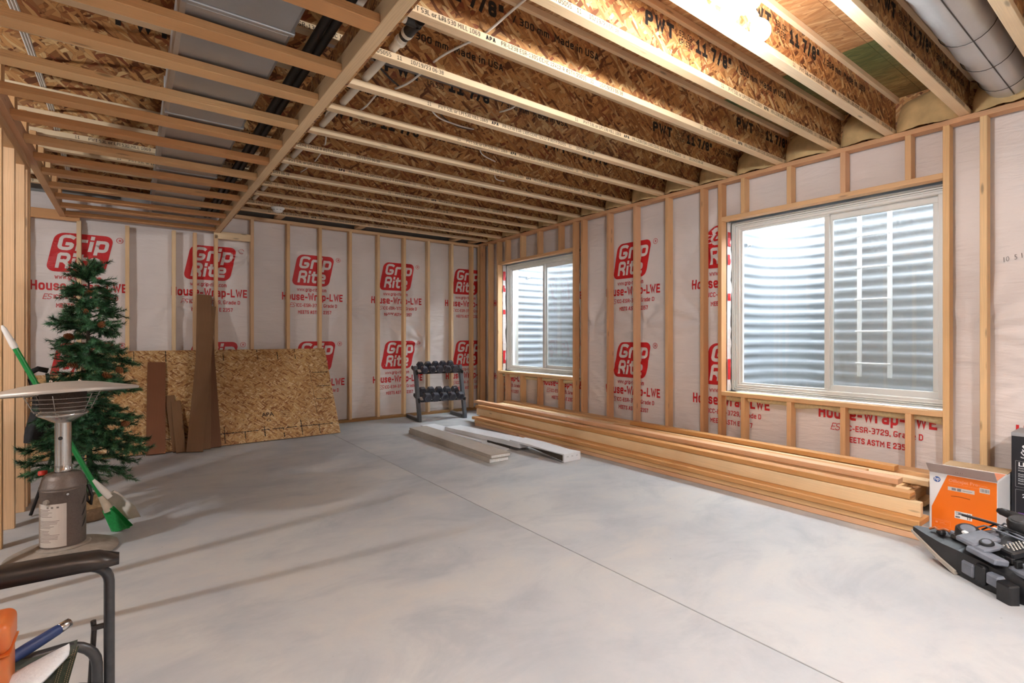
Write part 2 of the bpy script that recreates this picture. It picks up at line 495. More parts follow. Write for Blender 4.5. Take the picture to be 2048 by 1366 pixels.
PLASTIC_W = plain('white_plastic', sl(236, 234, 230), 0.4, vary=0.02)

def glass_mat(name, tint=(1, 1, 1), refl=0.9):
    """window pane: clear transmission with the surface reflection on top"""
    m, nt, out = new_mat(name)
    ge = N(nt, 'ShaderNodeNewGeometry')       # the far face of the pane refracts back out: invert its index
    ior = mth(nt, 'ADD', 1.45, mth(nt, 'MULTIPLY', ge.outputs['Backfacing'], 1 / 1.45 - 1.45))
    fr = N(nt, 'ShaderNodeFresnel', {'IOR': ior})
    t = N(nt, 'ShaderNodeBsdfTransparent', {'Color': (*tint, 1)})
    g = N(nt, 'ShaderNodeBsdfGlossy', {'Color': (refl, refl, refl, 1), 'Roughness': 0.02})
    mx = N(nt, 'ShaderNodeMixShader', {0: fr.outputs[0], 1: t.outputs[0], 2: g.outputs[0]})
    nt.links.new(mx.outputs[0], out.inputs[0])
    return m
GLASS = glass_mat('window_glass', (0.97, 0.985, 0.98))
def screen_mat():
    m, nt, out = new_mat('insect_screen')
    t = N(nt, 'ShaderNodeBsdfTransparent', {'Color': (1, 1, 1, 1)})
    d = N(nt, 'ShaderNodeBsdfDiffuse', {'Color': (0.50, 0.51, 0.52, 1)})
    mx = N(nt, 'ShaderNodeMixShader', {0: 0.36, 1: t.outputs[0], 2: d.outputs[0]})
    nt.links.new(mx.outputs[0], out.inputs[0])
    return m
SCREEN = screen_mat()

def emit_mat(name, rgb, strength):
    m, nt, out = new_mat(name)
    e = N(nt, 'ShaderNodeEmission', {'Color': (*rgb, 1), 'Strength': strength})
    nt.links.new(e.outputs[0], out.inputs[0])
    return m
BULB = emit_mat('lit_bulb', (0.985, 0.99, 1.0), BULB_W)
FILL_LEFT = emit_mat('fill_bulb_left', (0.985, 0.99, 1.0), 900.0)  # bulbs of the added fill lamp beyond the partition
FILL_REAR = emit_mat('fill_bulb_rear', (0.985, 0.99, 1.0), FILL_REAR_W)  # bulbs of the added fill lamps behind the camera
# ------------------------------------------------------------------ square-shouldered stroke lettering (prints and stamps)
def _lp(x0, y0, x1, y1, c=0.2, d=0.14):
    w = x1 - x0; h = d
    return [(x0 + c * w, y0), (x1 - c * w, y0), (x1, y0 + h), (x1, y1 - h), (x1 - c * w, y1), (x0 + c * w, y1), (x0, y1 - h), (x0, y0 + h), 'closed']
X_ = 0.72
_S = lambda t: [(1, .86 * t), (.8, t), (.2, t), (0, .86 * t), (0, .66 * t), (.2, .53 * t), (.8, .47 * t), (1, .34 * t), (1, .14 * t), (.8, 0), (.2, 0), (0, .14 * t)]
_C = lambda t: [(1, .84 * t), (.8, t), (.2, t), (0, .86 * t), (0, .14 * t), (.2, 0), (.8, 0), (1, .16 * t)]
GL = {
 'A': (.64, [[(0, 0), (.42, 1), (.58, 1), (1, 0)], [(.18, .28), (.82, .28)]]),
 'C': (.60, [_C(1)]), 'D': (.60, [[(0, 0), (.72, 0), (1, .18), (1, .82), (.72, 1), (0, 1), 'closed']]),
 'E': (.54, [[(1, 1), (0, 1), (0, 0), (1, 0)], [(0, .5), (.85, .5)]]), 'F': (.54, [[(1, 1), (0, 1), (0, 0)], [(0, .5), (.85, .5)]]),
 'G': (.66, [[(.97, .93), (.8, 1), (.2, 1), (0, .86), (0, .14), (.2, 0), (.8, 0), (1, .14), (1, .40), (.62, .40)]]),
 'H': (.62, [[(0, 0), (0, 1)], [(1, 0), (1, 1)], [(0, .5), (1, .5)]]), 'I': (.0, [[(.5, 0), (.5, 1)]]),
 'L': (.52, [[(0, 1), (0, 0), (1, 0)]]), 'M': (.78, [[(0, 0), (0, 1), (.5, .4), (1, 1), (1, 0)]]),
 'O': (.62, [_lp(0, 0, 1, 1)]), '0': (.58, [_lp(0, 0, 1, 1)]),
 'P': (.60, [[(0, 0), (0, 1), (.8, 1), (1, .86), (1, .58), (.8, .44), (0, .44)]]),
 'R': (.62, [[(0, 0), (0, 1), (.8, 1), (1, .86), (1, .60), (.8, .46), (0, .46)], [(.55, .46), (1, .2), (1, 0)]]),
 'S': (.60, [_S(1)]), 'T': (.58, [[(0, 1), (1, 1)], [(.5, 1), (.5, 0)]]), 'U': (.62, [[(0, 1), (0, .14), (.2, 0), (.8, 0), (1, .14), (1, 1)]]),
 'W': (.92, [[(0, 1), (.24, 0), (.5, .8), (.76, 0), (1, 1)]]),
 '1': (.34, [[(0, .8), (.6, 1), (.6, 0)]]), '2': (.56, [[(0, .78), (0, .86), (.2, 1), (.8, 1), (1, .86), (1, .6), (0, .16), (0, 0), (1, 0)]]),
 '3': (.56, [[(0, 1), (.8, 1), (1, .86), (1, .64), (.8, .5), (.3, .5)], [(.8, .5), (1, .36), (1, .14), (.8, 0), (0, 0)]]),
 '4': (.58, [[(.75, 0), (.75, 1), (0, .3), (1, .3)]]), '5': (.56, [[(1, 1), (0, 1), (0, .56), (.8, .56), (1, .42), (1, .14), (.8, 0), (0, 0)]]),
 '6': (.58, [[(.95, 1), (.2, 1), (0, .86), (0, .14), (.2, 0), (.8, 0), (1, .14), (1, .42), (.8, .56), (0, .56)]]),
 '7': (.56, [[(0, 1), (1, 1), (.4, 0)]]), '8': (.58, [_lp(0, 0, 1, .52), _lp(0, .52, 1, 1)]),
 '9': (.58, [[(.05, 0), (.8, 0), (1, .14), (1, .86), (.8, 1), (.2, 1), (0, .86), (0, .58), (.2, .44), (1, .44)]]),
 'a': (.54, [[(.1, X_), (.8, X_), (1, .6), (1, 0)], [(1, .40), (.2, .40), (0, .30), (0, .1), (.2, 0), (1, 0)]]),
 'c': (.52, [_C(X_)]), 'd': (.56, [_lp(0, 0, 1, X_, .2, .12), [(1, 0), (1, 1)]]),
 'e': (.56, [[(0, .36), (1, .36), (1, .6), (.8, X_), (.2, X_), (0, .6), (0, .12), (.2, 0), (.95, 0)]]),
 'f': (.40, [[(1, 1), (.5, 1), (.3, .85), (.3, 0)], [(0, X_), (1, X_)]]),
 'g': (.56, [_lp(0, 0, 1, X_, .2, .12), [(1, X_), (1, -.14), (.8, -.26), (.1, -.26)]]),
 'i': (.0, [[(.5, 0), (.5, X_)], [(.5, .86), (.5, 1.02)]]), 'm': (.86, [[(0, 0), (0, X_), (.85, X_), (1, .6), (1, 0)], [(.5, X_), (.5, 0)]]),
 'n': (.54, [[(0, 0), (0, X_), (.8, X_), (1, .6), (1, 0)]]), 'o': (.56, [_lp(0, 0, 1, X_, .2, .12)]),
 'p': (.56, [_lp(0, 0, 1, X_, .2, .12), [(0, X_), (0, -.26)]]), 'r': (.36, [[(0, 0), (0, X_), (1, X_)]]),
 's': (.50, [_S(X_)]), 't': (.36, [[(.25, .95), (.25, .12), (.5, 0), (1, 0)], [(-.1, X_), (1, X_)]]),
 'u': (.54, [[(0, X_), (0, .12), (.2, 0), (1, 0)], [(1, X_), (1, 0)]]), 'w': (.78, [[(0, X_), (.24, 0), (.5, .6), (.76, 0), (1, X_)]]),
 '.': (.0, [[(.5, 0), (.5, .04)]]), ',': (.0, [[(.5, .04), (.4, -.14)]]), '-': (.30, [[(0, .38), (1, .38)]]), '/': (.42, [[(0, -.05), (1, 1.05)]]),
 ':': (.0, [[(.5, .12), (.5, .2)], [(.5, .56), (.5, .64)]]), '"': (.22, [[(0, .75), (0, 1)], [(1, .75), (1, 1)]]), '?': (.3, []),
}
def _round(st, cl):
    """cut the corners of a stroke once so that bowls read as round"""
    P = st[:-1] if cl else st
    n = len(P); Q = []
    for i in range(n):
        if not cl and i in (0, n - 1): Q.append(P[i]); continue
        a, p, b = P[i - 1], P[i], P[(i + 1) % n]
        for q in (a, b):
            l = math.hypot((q[0] - p[0]) * 0.6, q[1] - p[1])
            k = min(0.3, 0.07 / max(l, 1e-6))
            Q.append((p[0] + (q[0] - p[0]) * k, p[1] + (q[1] - p[1]) * k))
    return Q + (['closed'] if cl else [])
_sc = {}
def stroke_mesh(body, size, xs=1.0, shear=0.0, wt=0.16, align='LEFT', gap=0.16, dx=0.0, dy=0.0, serif1=False):
    """stroke lettering with cap height `size`; wt = stroke weight relative to the cap height"""
    key = (body, size, xs, shear, wt, align, gap, serif1)
    if key in _sc: return _sc[key]
    V, Fc = [], []
    x = 0.0
    hw = wt / 2
    for ch in body:
        if ch == ' ': x += 0.42 * xs; continue
        W, strokes = GL[ch]
        if serif1 and ch == '1': W, strokes = .5, [[(.1, .8), (.5, 1), (.5, 0)], [(0, 0), (1, 0)]]
        if ch == 'i':      # keep the dot clear of the stem whatever the weight
            strokes = [[(.5, 0), (.5, X_ - hw / (1 - wt))], [(.5, .965), (.5, 1.02)]]
        for st in strokes:
            cl = st[-1] == 'closed'
            if ch not in 'ELFTHMWIwADi1247': st = _round(st, cl)
            P = [Vector((x + hw + p[0] * W * xs, hw + p[1] * (1 - wt), 0)) for p in (st[:-1] if cl else st)]
            if not cl:      # square ends
                d0 = (P[0] - P[1]).normalized(); d1 = (P[-1] - P[-2]).normalized()
                P[0] = P[0] + d0 * hw; P[-1] = P[-1] + d1 * hw
            n = len(P); b = len(V)
            for i in range(n):
                a = P[i - 1] if (i > 0 or cl) else None
                c = P[(i + 1) % n] if (i < n - 1 or cl) else None
                t0 = (P[i] - a).normalized() if a is not None else None
                t1 = (c - P[i]).normalized() if c is not None else None
                if t0 is None: t0 = t1
                if t1 is None: t1 = t0
                n0 = Vector((-t0.y, t0.x, 0)); n1 = Vector((-t1.y, t1.x, 0))
                m = n0 + n1
                if m.length < 1e-4: m = n0
                m.normalize()
                k = min(1.8, 1 / max(0.3, m.dot(n0)))
                V += [P[i] + m * hw * k, P[i] - m * hw * k]
            for i in range(n if cl else n - 1):
                j = (i + 1) % n
                Fc.append((b + 2 * i, b + 2 * i + 1, b + 2 * j + 1, b + 2 * j))
        x += W * xs + wt + gap * xs
    tot = x - gap * xs
    o = {'LEFT': 0, 'CENTER': -tot / 2, 'RIGHT': -tot}[align]
    V = [((p.x + o + shear * p.y) * size, p.y * size, 0) for p in V]
    me = bpy.data.meshes.new('lettering'); me.from_pydata(V, [], Fc); me.update()
    _sc[key] = me
    return me
def stroke_width(me):
    xs = [v.co.x for v in me.vertices]; return max(xs) - min(xs)
def stroke_text(mb, body, size, M, **kw):
    me = stroke_mesh(body, size, **kw)
    mb.indexed([M @ v.co for v in me.vertices], [tuple(p.vertices) for p in me.polygons], None, 0, False)
    return me
def fit(me, w):
    """matrix that stretches a centred lettering mesh to a width"""
    return Matrix.Diagonal((w / stroke_width(me), 1, 1, 1))
# ------------------------------------------------------------------ the room (metres; X across to the window wall, Y along it)
XW = 4.585          # room face of the window-wall studs
YB = 7.10           # room face of the back-wall studs
D4 = 0.089          # 2x4 depth
T = 0.038           # 2x4 thickness
ZJ = 2.72           # underside of the joists
XL, YF = -4.2, -3.6 # far left and rear of the basement, out of view

# floor: two slabs with a sawn joint between them
floor = structure('floor', 'trowelled grey concrete slab floor with a sawn joint')
JX = 1.98
board('slab', XL - 0.3, JX - 0.003, YF - 0.2, YB + 0.4, -0.12, 0.0, CONCRETE, floor, 0.002)
board('slab', JX + 0.003, XW + 0.4, YF - 0.2, YB + 0.4, -0.12, 0.0, CONCRETE, floor, 0.002)
board('joint_bed', JX - 0.02, JX + 0.02, YF - 0.2, YB + 0.4, -0.13, -0.02, CONC_WALL, floor, 0.0)

# ---------------------------------------------------------------- house wrap with its modelled folds
TACKS = {'b': [(0.36, 1.62), (2.42, 1.60), (-0.75, 1.35), (3.0, 1.5), (1.2, 2.2), (3.7, 1.1)],
         'r': [(0.98, 1.24), (3.82, 1.32), (2.95, 1.32), (4.62, 1.3), (0.62, 0.9), (3.1, 2.2)]}
def fold(side, s, z):
    """how far the wrap bulges into the room at (s along the wall, z)"""
    o = 11.3 if side == 'b' else 47.9
    d = 0.013 * noise.noise(Vector((s * 1.1 + o, z * 0.9, 0.3)))
    a = s * 0.75 + z * 0.66; b = -s * 0.66 + z * 0.75
    amp = max(0.0, noise.noise(Vector((s * 0.9, z * 0.9, o))) + 0.15)
    w = noise.noise(Vector((a * 1.4, b * 9.0, o)))
    d += 0.020 * amp * (1 - abs(w) * 2.2)
    for (ts, tz) in TACKS[side]:
        dx, dz = s - ts, z - tz
        r = math.hypot(dx, dz)
        if r < 0.9:
            th = math.atan2(dz, dx)
            d += 0.017 * sin(th * 9 + ts * 3 + 2.0 * sin(th * 2)) * math.exp(-((r - 0.22) / 0.28) ** 2) * (0.6 + 0.4 * sin(th + tz * 5))
            d -= 0.018 * math.exp(-(r / 0.09) ** 2)
    return max(-0.022, min(0.026, d))

XWRAP, YWRAP = XW + D4 + 0.028, YB + D4 + 0.028
def wpt(side, s, z, off=0.0):
    d = fold(side, s, z) + off
    return (s, YWRAP - d, z) if side == 'b' else (XWRAP - d, s, z)

def wrap_sheet(side, s0, s1, z0, z1, holes, parent, step=0.025):
    def cuts(a, b, extra):
        n = max(1, int(round((b - a) / step)))
        L = [a + (b - a) * i / n for i in range(n + 1)]
        for e in extra:
            k = min(range(len(L)), key=lambda i: abs(L[i] - e)); L[k] = e
        return sorted(set(L))
    S = cuts(s0, s1, [h[i] for h in holes for i in (0, 1)])
    Z = cuts(z0, z1, [h[i] for h in holes for i in (2, 3)])
    verts = [wpt(side, s, z) for z in Z for s in S]
    uvs = [(s, z) for z in Z for s in S]
    faces = []
    n = len(S)
    for j in range(len(Z) - 1):
        for i in range(n - 1):
            cs, cz = (S[i] + S[i + 1]) / 2, (Z[j] + Z[j + 1]) / 2
            if any(h[0] < cs < h[1] and h[2] < cz < h[3] for h in holes): continue
            q = (j * n + i, j * n + i + 1, (j + 1) * n + i + 1, (j + 1) * n + i)
            faces.append(q if side == 'b' else q[::-1])
    mb = MB(); mb.indexed(verts, faces, uvs, 0, True)
    return mb.build('house_wrap', WRAP, parent)

def drape(me_list, side, cs, zr, off, name, mat, parent, holes, grid=0.025):
    """cut flat print (local x,z) on a grid and lay it on the folded wrap; x runs to the reader's right"""
    bm = bmesh.new()
    for me, M in me_list:
        t = bm.verts
        n0 = len(bm.verts); f0 = len(bm.faces)
        vs = [bm.verts.new(M @ v.co) for v in me.vertices]
        for p in me.polygons:
            try: bm.faces.new([vs[i] for i in p.vertices])
            except ValueError: pass
    xs = [v.co.x for v in bm.verts]; ys = [v.co.y for v in bm.verts]
    for ax, lo, hi in ((0, min(xs), max(xs)), (1, min(ys), max(ys))):
        k = math.ceil(lo / grid)
        while k * grid < hi:
            co = Vector((0, 0, 0)); co[ax] = k * grid
            no = Vector((0, 0, 0)); no[ax] = 1
            bmesh.ops.bisect_plane(bm, geom=bm.verts[:] + bm.edges[:] + bm.faces[:], plane_co=co, plane_no=no)
            k += 1
    sg = 1 if side == 'b' else -1
    kill = []
    for f in bm.faces:
        c = f.calc_center_median()
        s, z = cs + sg * c.x, zr + c.y
        if any(h[0] < s < h[1] and h[2] < z < h[3] for h in holes): kill.append(f)
        if (side == 'b' and s > XW + 0.07) or (side == 'r' and s > YB + 0.07): kill.append(f)
    bmesh.ops.delete(bm, geom=list(set(kill)), context='FACES')
    for v in bm.verts:
        v.co = Vector(wpt(side, cs + sg * v.co.x, zr + v.co.y, off))
    bmesh.ops.recalc_face_normals(bm, faces=bm.faces[:])
    if not bm.faces: bm.free(); return None
    me = bpy.data.meshes.new(name); bm.to_mesh(me); bm.free()
    me.materials.append(mat)
    return mk(name, me, parent)

def badge_mesh():
    """red logo plate: slanted rounded rectangle, origin at its centre"""
    w, h, r = 0.245, 0.208, 0.075
    pts = []
    for cx, cy, a0 in ((w - r, h - r, 0), (-w + r, h - r, 90), (-w + r, -h + r, 180), (w - r, -h + r, 270)):
        for k in range(7):
            a = radians(a0 + k * 15)
            pts.append((cx + r * cos(a), cy + r * sin(a)))
    pts = [(x + 0.2 * y, y + 0.0 * x, 0) for x, y in pts]
    me = bpy.data.meshes.new('badge'); me.from_pydata(pts, [], [tuple(range(len(pts)))])
    return me
BADGE = badge_mesh()
TR = Matrix.Translation
def ring_mesh(r0, r1, seg=24):
    v = [((r0 if k % 2 == 0 else r1) * cos(2 * pi * (k // 2) / seg), (r0 if k % 2 == 0 else r1) * sin(2 * pi * (k // 2) / seg), 0) for k in range(seg * 2)]
    f = [(2 * k, 2 * k + 1, (2 * k + 3) % (2 * seg), (2 * k + 2) % (2 * seg)) for k in range(seg)]
    me = bpy.data.meshes.new('ring'); me.from_pydata(v, [], f); return me
REG = ring_mesh(0.026, 0.031)
def wrap_print(side, s, zc, parent, holes):
    red = []
    red.append((BADGE, Matrix.Identity(4)))
    red.append((REG, TR((0.335, 0.172, 0))))
    def line(body, h, wt, width, x, y, **kw):
        me = stroke_mesh(body, h, 0.8, 0, wt, 'CENTER', **kw)
        red.append((me, TR((x, y, 0)) @ fit(me, width)))
    line('R', 0.026, 0.2, 0.020, 0.337, 0.159)
    line('www.grip-rite.com', 0.048, 0.17, 0.385, -0.02, -0.285)
    line('House-Wrap-LWE', 0.100, 0.20, 0.80, 0.0, -0.408)
    line('ICC-ESR-3729, Grade D', 0.046, 0.17, 0.54, 0.05, -0.496)
    line('MEETS ASTM E 2357', 0.046, 0.19, 0.44, 0.02, -0.588)
    es = stroke_mesh('ES', 0.058, 0.9, 0.3, 0.10, 'CENTER', gap=0.02)
    red.append((es, TR((-0.275, -0.502, 0)) @ fit(es, 0.08)))
    drape(red, side, s, zc, 0.004, 'red_print', PRINT_RED, parent, holes)
    g = stroke_mesh('Grip', 0.165, 0.9, 0.2, 0.205, 'CENTER', gap=0.13)
    r = stroke_mesh('Rite', 0.165, 0.9, 0.2, 0.205, 'CENTER', gap=0.13)
    wh = [(g, TR((0.015, 0.022, 0)) @ fit(g, 0.43)), (r, TR((-0.03, -0.170, 0)) @ fit(r, 0.375))]
    drape(wh, side, s, zc, 0.0075, 'logo_lettering', PRINT_WHITE, parent, holes)

# ---------------------------------------------------------------- back wall
wall_back = structure('wall_back', 'stud wall with printed white house wrap behind it')
board('concrete', XL - 0.3, XW + 0.6, YB + 0.18, YB + 0.40, -0.1, 3.1, CONC_WALL, wall_back, 0.0)
wrap_b = wrap_sheet('b', -2.6, XW + 0.11, 0.0, 2.705, [], wall_back)
for c in (-0.44, 0.775, 1.99, 3.205, 4.42):
    wrap_print('b', c, 2.095, wrap_b, [])
    wrap_print('b', c + 0.02, 0.925, wrap_b, [])
board('bottom_plate', XL, XW + D4, YB, YB + D4, 0.0, T, W_DARKPLATE, wall_back)
board('top_plate', 0.86, XW + D4 - 0.06, YB, YB + D4, 2.668, 2.706, W_STUD, wall_back)
for xr in (-1.25, -0.84, -0.430, -0.018, 0.414, 0.623, 0.841):
    board('stud', xr - T, xr, YB, YB + D4, T, 2.43, W_STUD, wall_back)
for xr in (1.235, 1.662, 2.069, 2.48, 2.89, 3.297, 3.697, 4.113, 4.49):
    board('stud', xr - T, xr, YB, YB + D4, T, 2.668, W_STUD, wall_back)
board('ledger', 0.80, 1.197, YB, YB + T, 2.385, 2.475, W_STUD, wall_back)
board('header', -1.25, -0.44, YB - 0.0, YB + T, 2.42, 2.52, W_SOFF, wall_back)

# ---------------------------------------------------------------- window wall
W1 = (1.09, 2.775); W2 = (4.86, 6.545)        # opening limits along Y
ZS, ZH = 0.668, 2.316                         # sill top, header underside
wall_right = structure('wall_right', 'stud wall with printed white house wrap and two window openings')
XC0, XC1 = XW + 0.155, XW + 0.40
HO = [(W1[0] - 0.02, W1[1] + 0.02, ZS - 0.03, ZH + 0.03), (W2[0] - 0.02, W2[1] + 0.02, ZS - 0.03, ZH + 0.03)]
mbc = MB()
for a, b, z0, z1 in ((YF - 0.2, W1[0], -0.1, 3.1), (W1[1], W2[0], -0.1, 3.1), (W2[1], YB + 0.4, -0.1, 3.1),
                     (W1[0], W1[1], -0.1, ZS - 0.02), (W1[0], W1[1], ZH + 0.02, 3.1), (W2[0], W2[1], -0.1, ZS - 0.02), (W2[0], W2[1], ZH + 0.02, 3.1)):
    mbc.box(XC0, XC1, a, b, z0, z1)
mbc.build('concrete', CONC_WALL, wall_right)
wrap_r = wrap_sheet('r', -0.6, YB + 0.11, 0.0, 2.712, HO, wall_right)
for c in (6.41, 5.195, 3.98, 2.765, 1.55, 0.335):
    if c != 0.335: wrap_print('r', c, 2.095, wrap_r, HO)
    wrap_print('r', c, 0.925, wrap_r, HO)
# pencilled size note on the wrap
drape([(text_mesh('10  5 1/4', 0.05, 0.75, 0.2, -0.001, 'CENTER'), Matrix.Rotation(radians(12), 4, 'Z'))], 'r', 0.735, 1.71, 0.004, 'pencil_note', INK, wrap_r, [])
board('bottom_plate', XW, XW + D4, -0.6, YB - 0.005, 0.0, T, W_DARKPLATE, wall_right)
board('top_plate', XW, XW + D4, -0.6, YB + D4, 2.680, 2.718, W_RIGHT, wall_right)
for yl in (7.065, 6.821, 6.583, 4.860, 4.709, 4.270, 3.864, 3.428, 3.008, 2.813, 1.090, 0.894, 0.46, 0.05):
    board('stud', XW, XW + D4, yl - T, yl, T, 2.680, W_RIGHT if yl > 1.2 else W_PILE, wall_right)
board('stud', XW, XW + D4, 7.10, 7.138, T, 2.668, W_RIGHT, wall_right)
board('stud', XW + 0.001, XW + D4, 6.52 - T + 0.02, 6.54 + 0.005, T, ZS - T, W_RIGHT, wall_right)
for W, cr in ((W1, (2.581, 2.161, 1.741, 1.310)), (W2, (6.355, 5.978, 5.585, 5.142))):
    board('header', XW, XW + D4, W[0], W[1], ZH, ZH + T, W_RIGHT, wall_right)
    board('sill_board', XW, XW + D4, W[0], W[1], ZS - T, ZS, W_STUD, wall_right)
    for yl in cr:
        board('cripple_stud', XW, XW + D4, yl - T, yl, ZH + T, 2.680, W_RIGHT, wall_right)
        board('cripple_stud', XW, XW + D4, yl - T, yl, T, ZS - T, W_RIGHT, wall_right)
    # ragged strip of wrap and foam folded into the opening
    mbf = MB()
    for (y, sgn) in ((W[1] - 0.002, -1), (W[0] + 0.002, 1)):
        pv, pf, n = [], [], 44
        rnd = random.Random(int(W[0] * 100) + sgn)
        for i in range(n + 1):
            z = ZS + (ZH - ZS) * i / n
            e = 0.055 + 0.03 * noise.noise(Vector((z * 7, W[0], sgn)))
            pv += [(XW + D4 + 0.002, y + sgn * 0.004, z), (XW + D4 + e, y + sgn * (0.006 + 0.012 * rnd.random()), z)]
        for i in range(n):
            pf.append((2 * i, 2 * i + 1, 2 * i + 3, 2 * i + 2))
        mbf.indexed(pv, pf, None, 0, True)
    mbf.build('wrap_edge', WRAP, wall_right)
    mbs = MB()
    for (y, sgn) in ((W[1], -1), (W[0], 1)):
        for z0, z1, c in ((0.78, 0.98, 0), (2.08, 2.22, 0), (1.9, 2.0, 0), (1.55, 1.62, 0)):
            mbs.box(XW + D4 + 0.003, XW + D4 + 0.05, min(y + sgn * 0.012, y + sgn * 0.014), max(y + sgn * 0.012, y + sgn * 0.014), z0, z1)
    mbs.build('wrap_edge_print', PRINT_RED, wall_right)
    # lumpy spray foam along the underside of the sill
    mbs = MB()
    n = 34; pv, pf = [], []
    for i in range(n + 1):
        y = W[0] + 0.02 + (W[1] - W[0] - 0.04) * i / n
        hh = 0.03 + 0.03 * (noise.noise(Vector((y * 5, 3.1, W[0]))) + 0.6)
        for k in range(6):
            a = pi * k / 5
            pv.append((XW + D4 - 0.002 - 0.028 * sin(a), y, ZS - T - 0.002 - hh * (1 - cos(a)) / 2))
    for i in range(n):
        for k in range(5):
            pf.append((i * 6 + k, i * 6 + k + 1, (i + 1) * 6 + k + 1, (i + 1) * 6 + k))
    mbs.indexed(pv, pf, None, 0, True)
    mbs.build('spray_foam', FOAM, wall_right)

# ---------------------------------------------------------------- rest of the basement shell, out of view
wall_left = structure('wall_left', 'bare concrete foundation wall')
board('concrete', XL - 0.3, XL, YF - 0.2, YB + 0.4, -0.1, 3.1, CONC_WALL, wall_left, 0.0)
wall_front = structure('wall_front', 'bare concrete foundation wall')
board('concrete', XL - 0.3, XW + 0.6, YF - 0.2, YF, -0.1, 3.1, CONC_WALL, wall_front, 0.0)

# ---------------------------------------------------------------- windows
def make_window(name, W, label):
    w = structure(name, label)
    XF = XW + 0.195
    y0, y1, z0, z1 = W[0] + 0.012, W[1] - 0.012, ZS + 0.004, ZH - 0.004
    mb = MB()
    fw = 0.062                                    # outer frame
    for a, b, c, d in ((y0, y1, z0, z0 + fw), (y0, y1, z1 - fw, z1), (y0, y0 + fw, z0 + fw, z1 - fw), (y1 - fw, y1, z0 + fw, z1 - fw)):
        mb.box(XF, XF + 0.085, a, b, c, d, 0.004)
    # nailing-fin steps towards the room
    for i, (o, x) in enumerate(((0.0, 0.0), (0.014, 0.012), (0.028, 0.024))):
        for a, b, c, d in ((y0, y1, z1 - 0.012 - o, z1 - o), (y0, y1, z0 + o, z0 + 0.010 + o), (y1 - 0.012 - o, y1 - o, z0, z1)):
            mb.box(XF - 0.036 + x, XF + 0.01, a, b, c, d, 0.002)
    mb.build('frame', VINYL, w)
    ym = (y0 + y1) / 2 - 0.008
    def sash(nm, a, b, xo, sw, zl, zu, glass_nm):
        s = MB()
        for p, q, c, d in ((a, b, zl, zl + sw), (a, b, zu - sw, zu), (a, a + sw, zl + sw, zu - sw), (b - sw, b, zl + sw, zu - sw)):
            s.box(XF + xo, XF + xo + 0.03, p, q, c, d, 0.004)
        o = s.build(nm, VINYL, w)
        g = MB(); g.box(XF + xo + 0.010, XF + xo + 0.014, a + sw - 0.004, b - sw + 0.004, zl + sw - 0.004, zu - sw + 0.004)
        g.build(glass_nm, GLASS, o)
        return o
    sash('sliding_sash', ym - 0.02, y1 - fw + 0.02, 0.018, 0.040, z0 + fw - 0.022, z1 - fw + 0.022, 'pane')
    s2 = sash('fixed_sash', y0 + fw - 0.02, ym + 0.028, 0.050, 0.062, z0 + fw - 0.012, z1 - fw + 0.012, 'pane')
    sc = MB(); sc.box(XF + 0.083, XF + 0.0835, y0 + fw, ym + 0.02, z0 + fw, z1 - fw); sc.build('insect_screen', SCREEN, w)
    return w
make_window('window_1', W1, 'large white vinyl sliding window looking onto a steel window well with a ladder')
make_window('window_2', W2, 'white vinyl sliding window near the room corner')

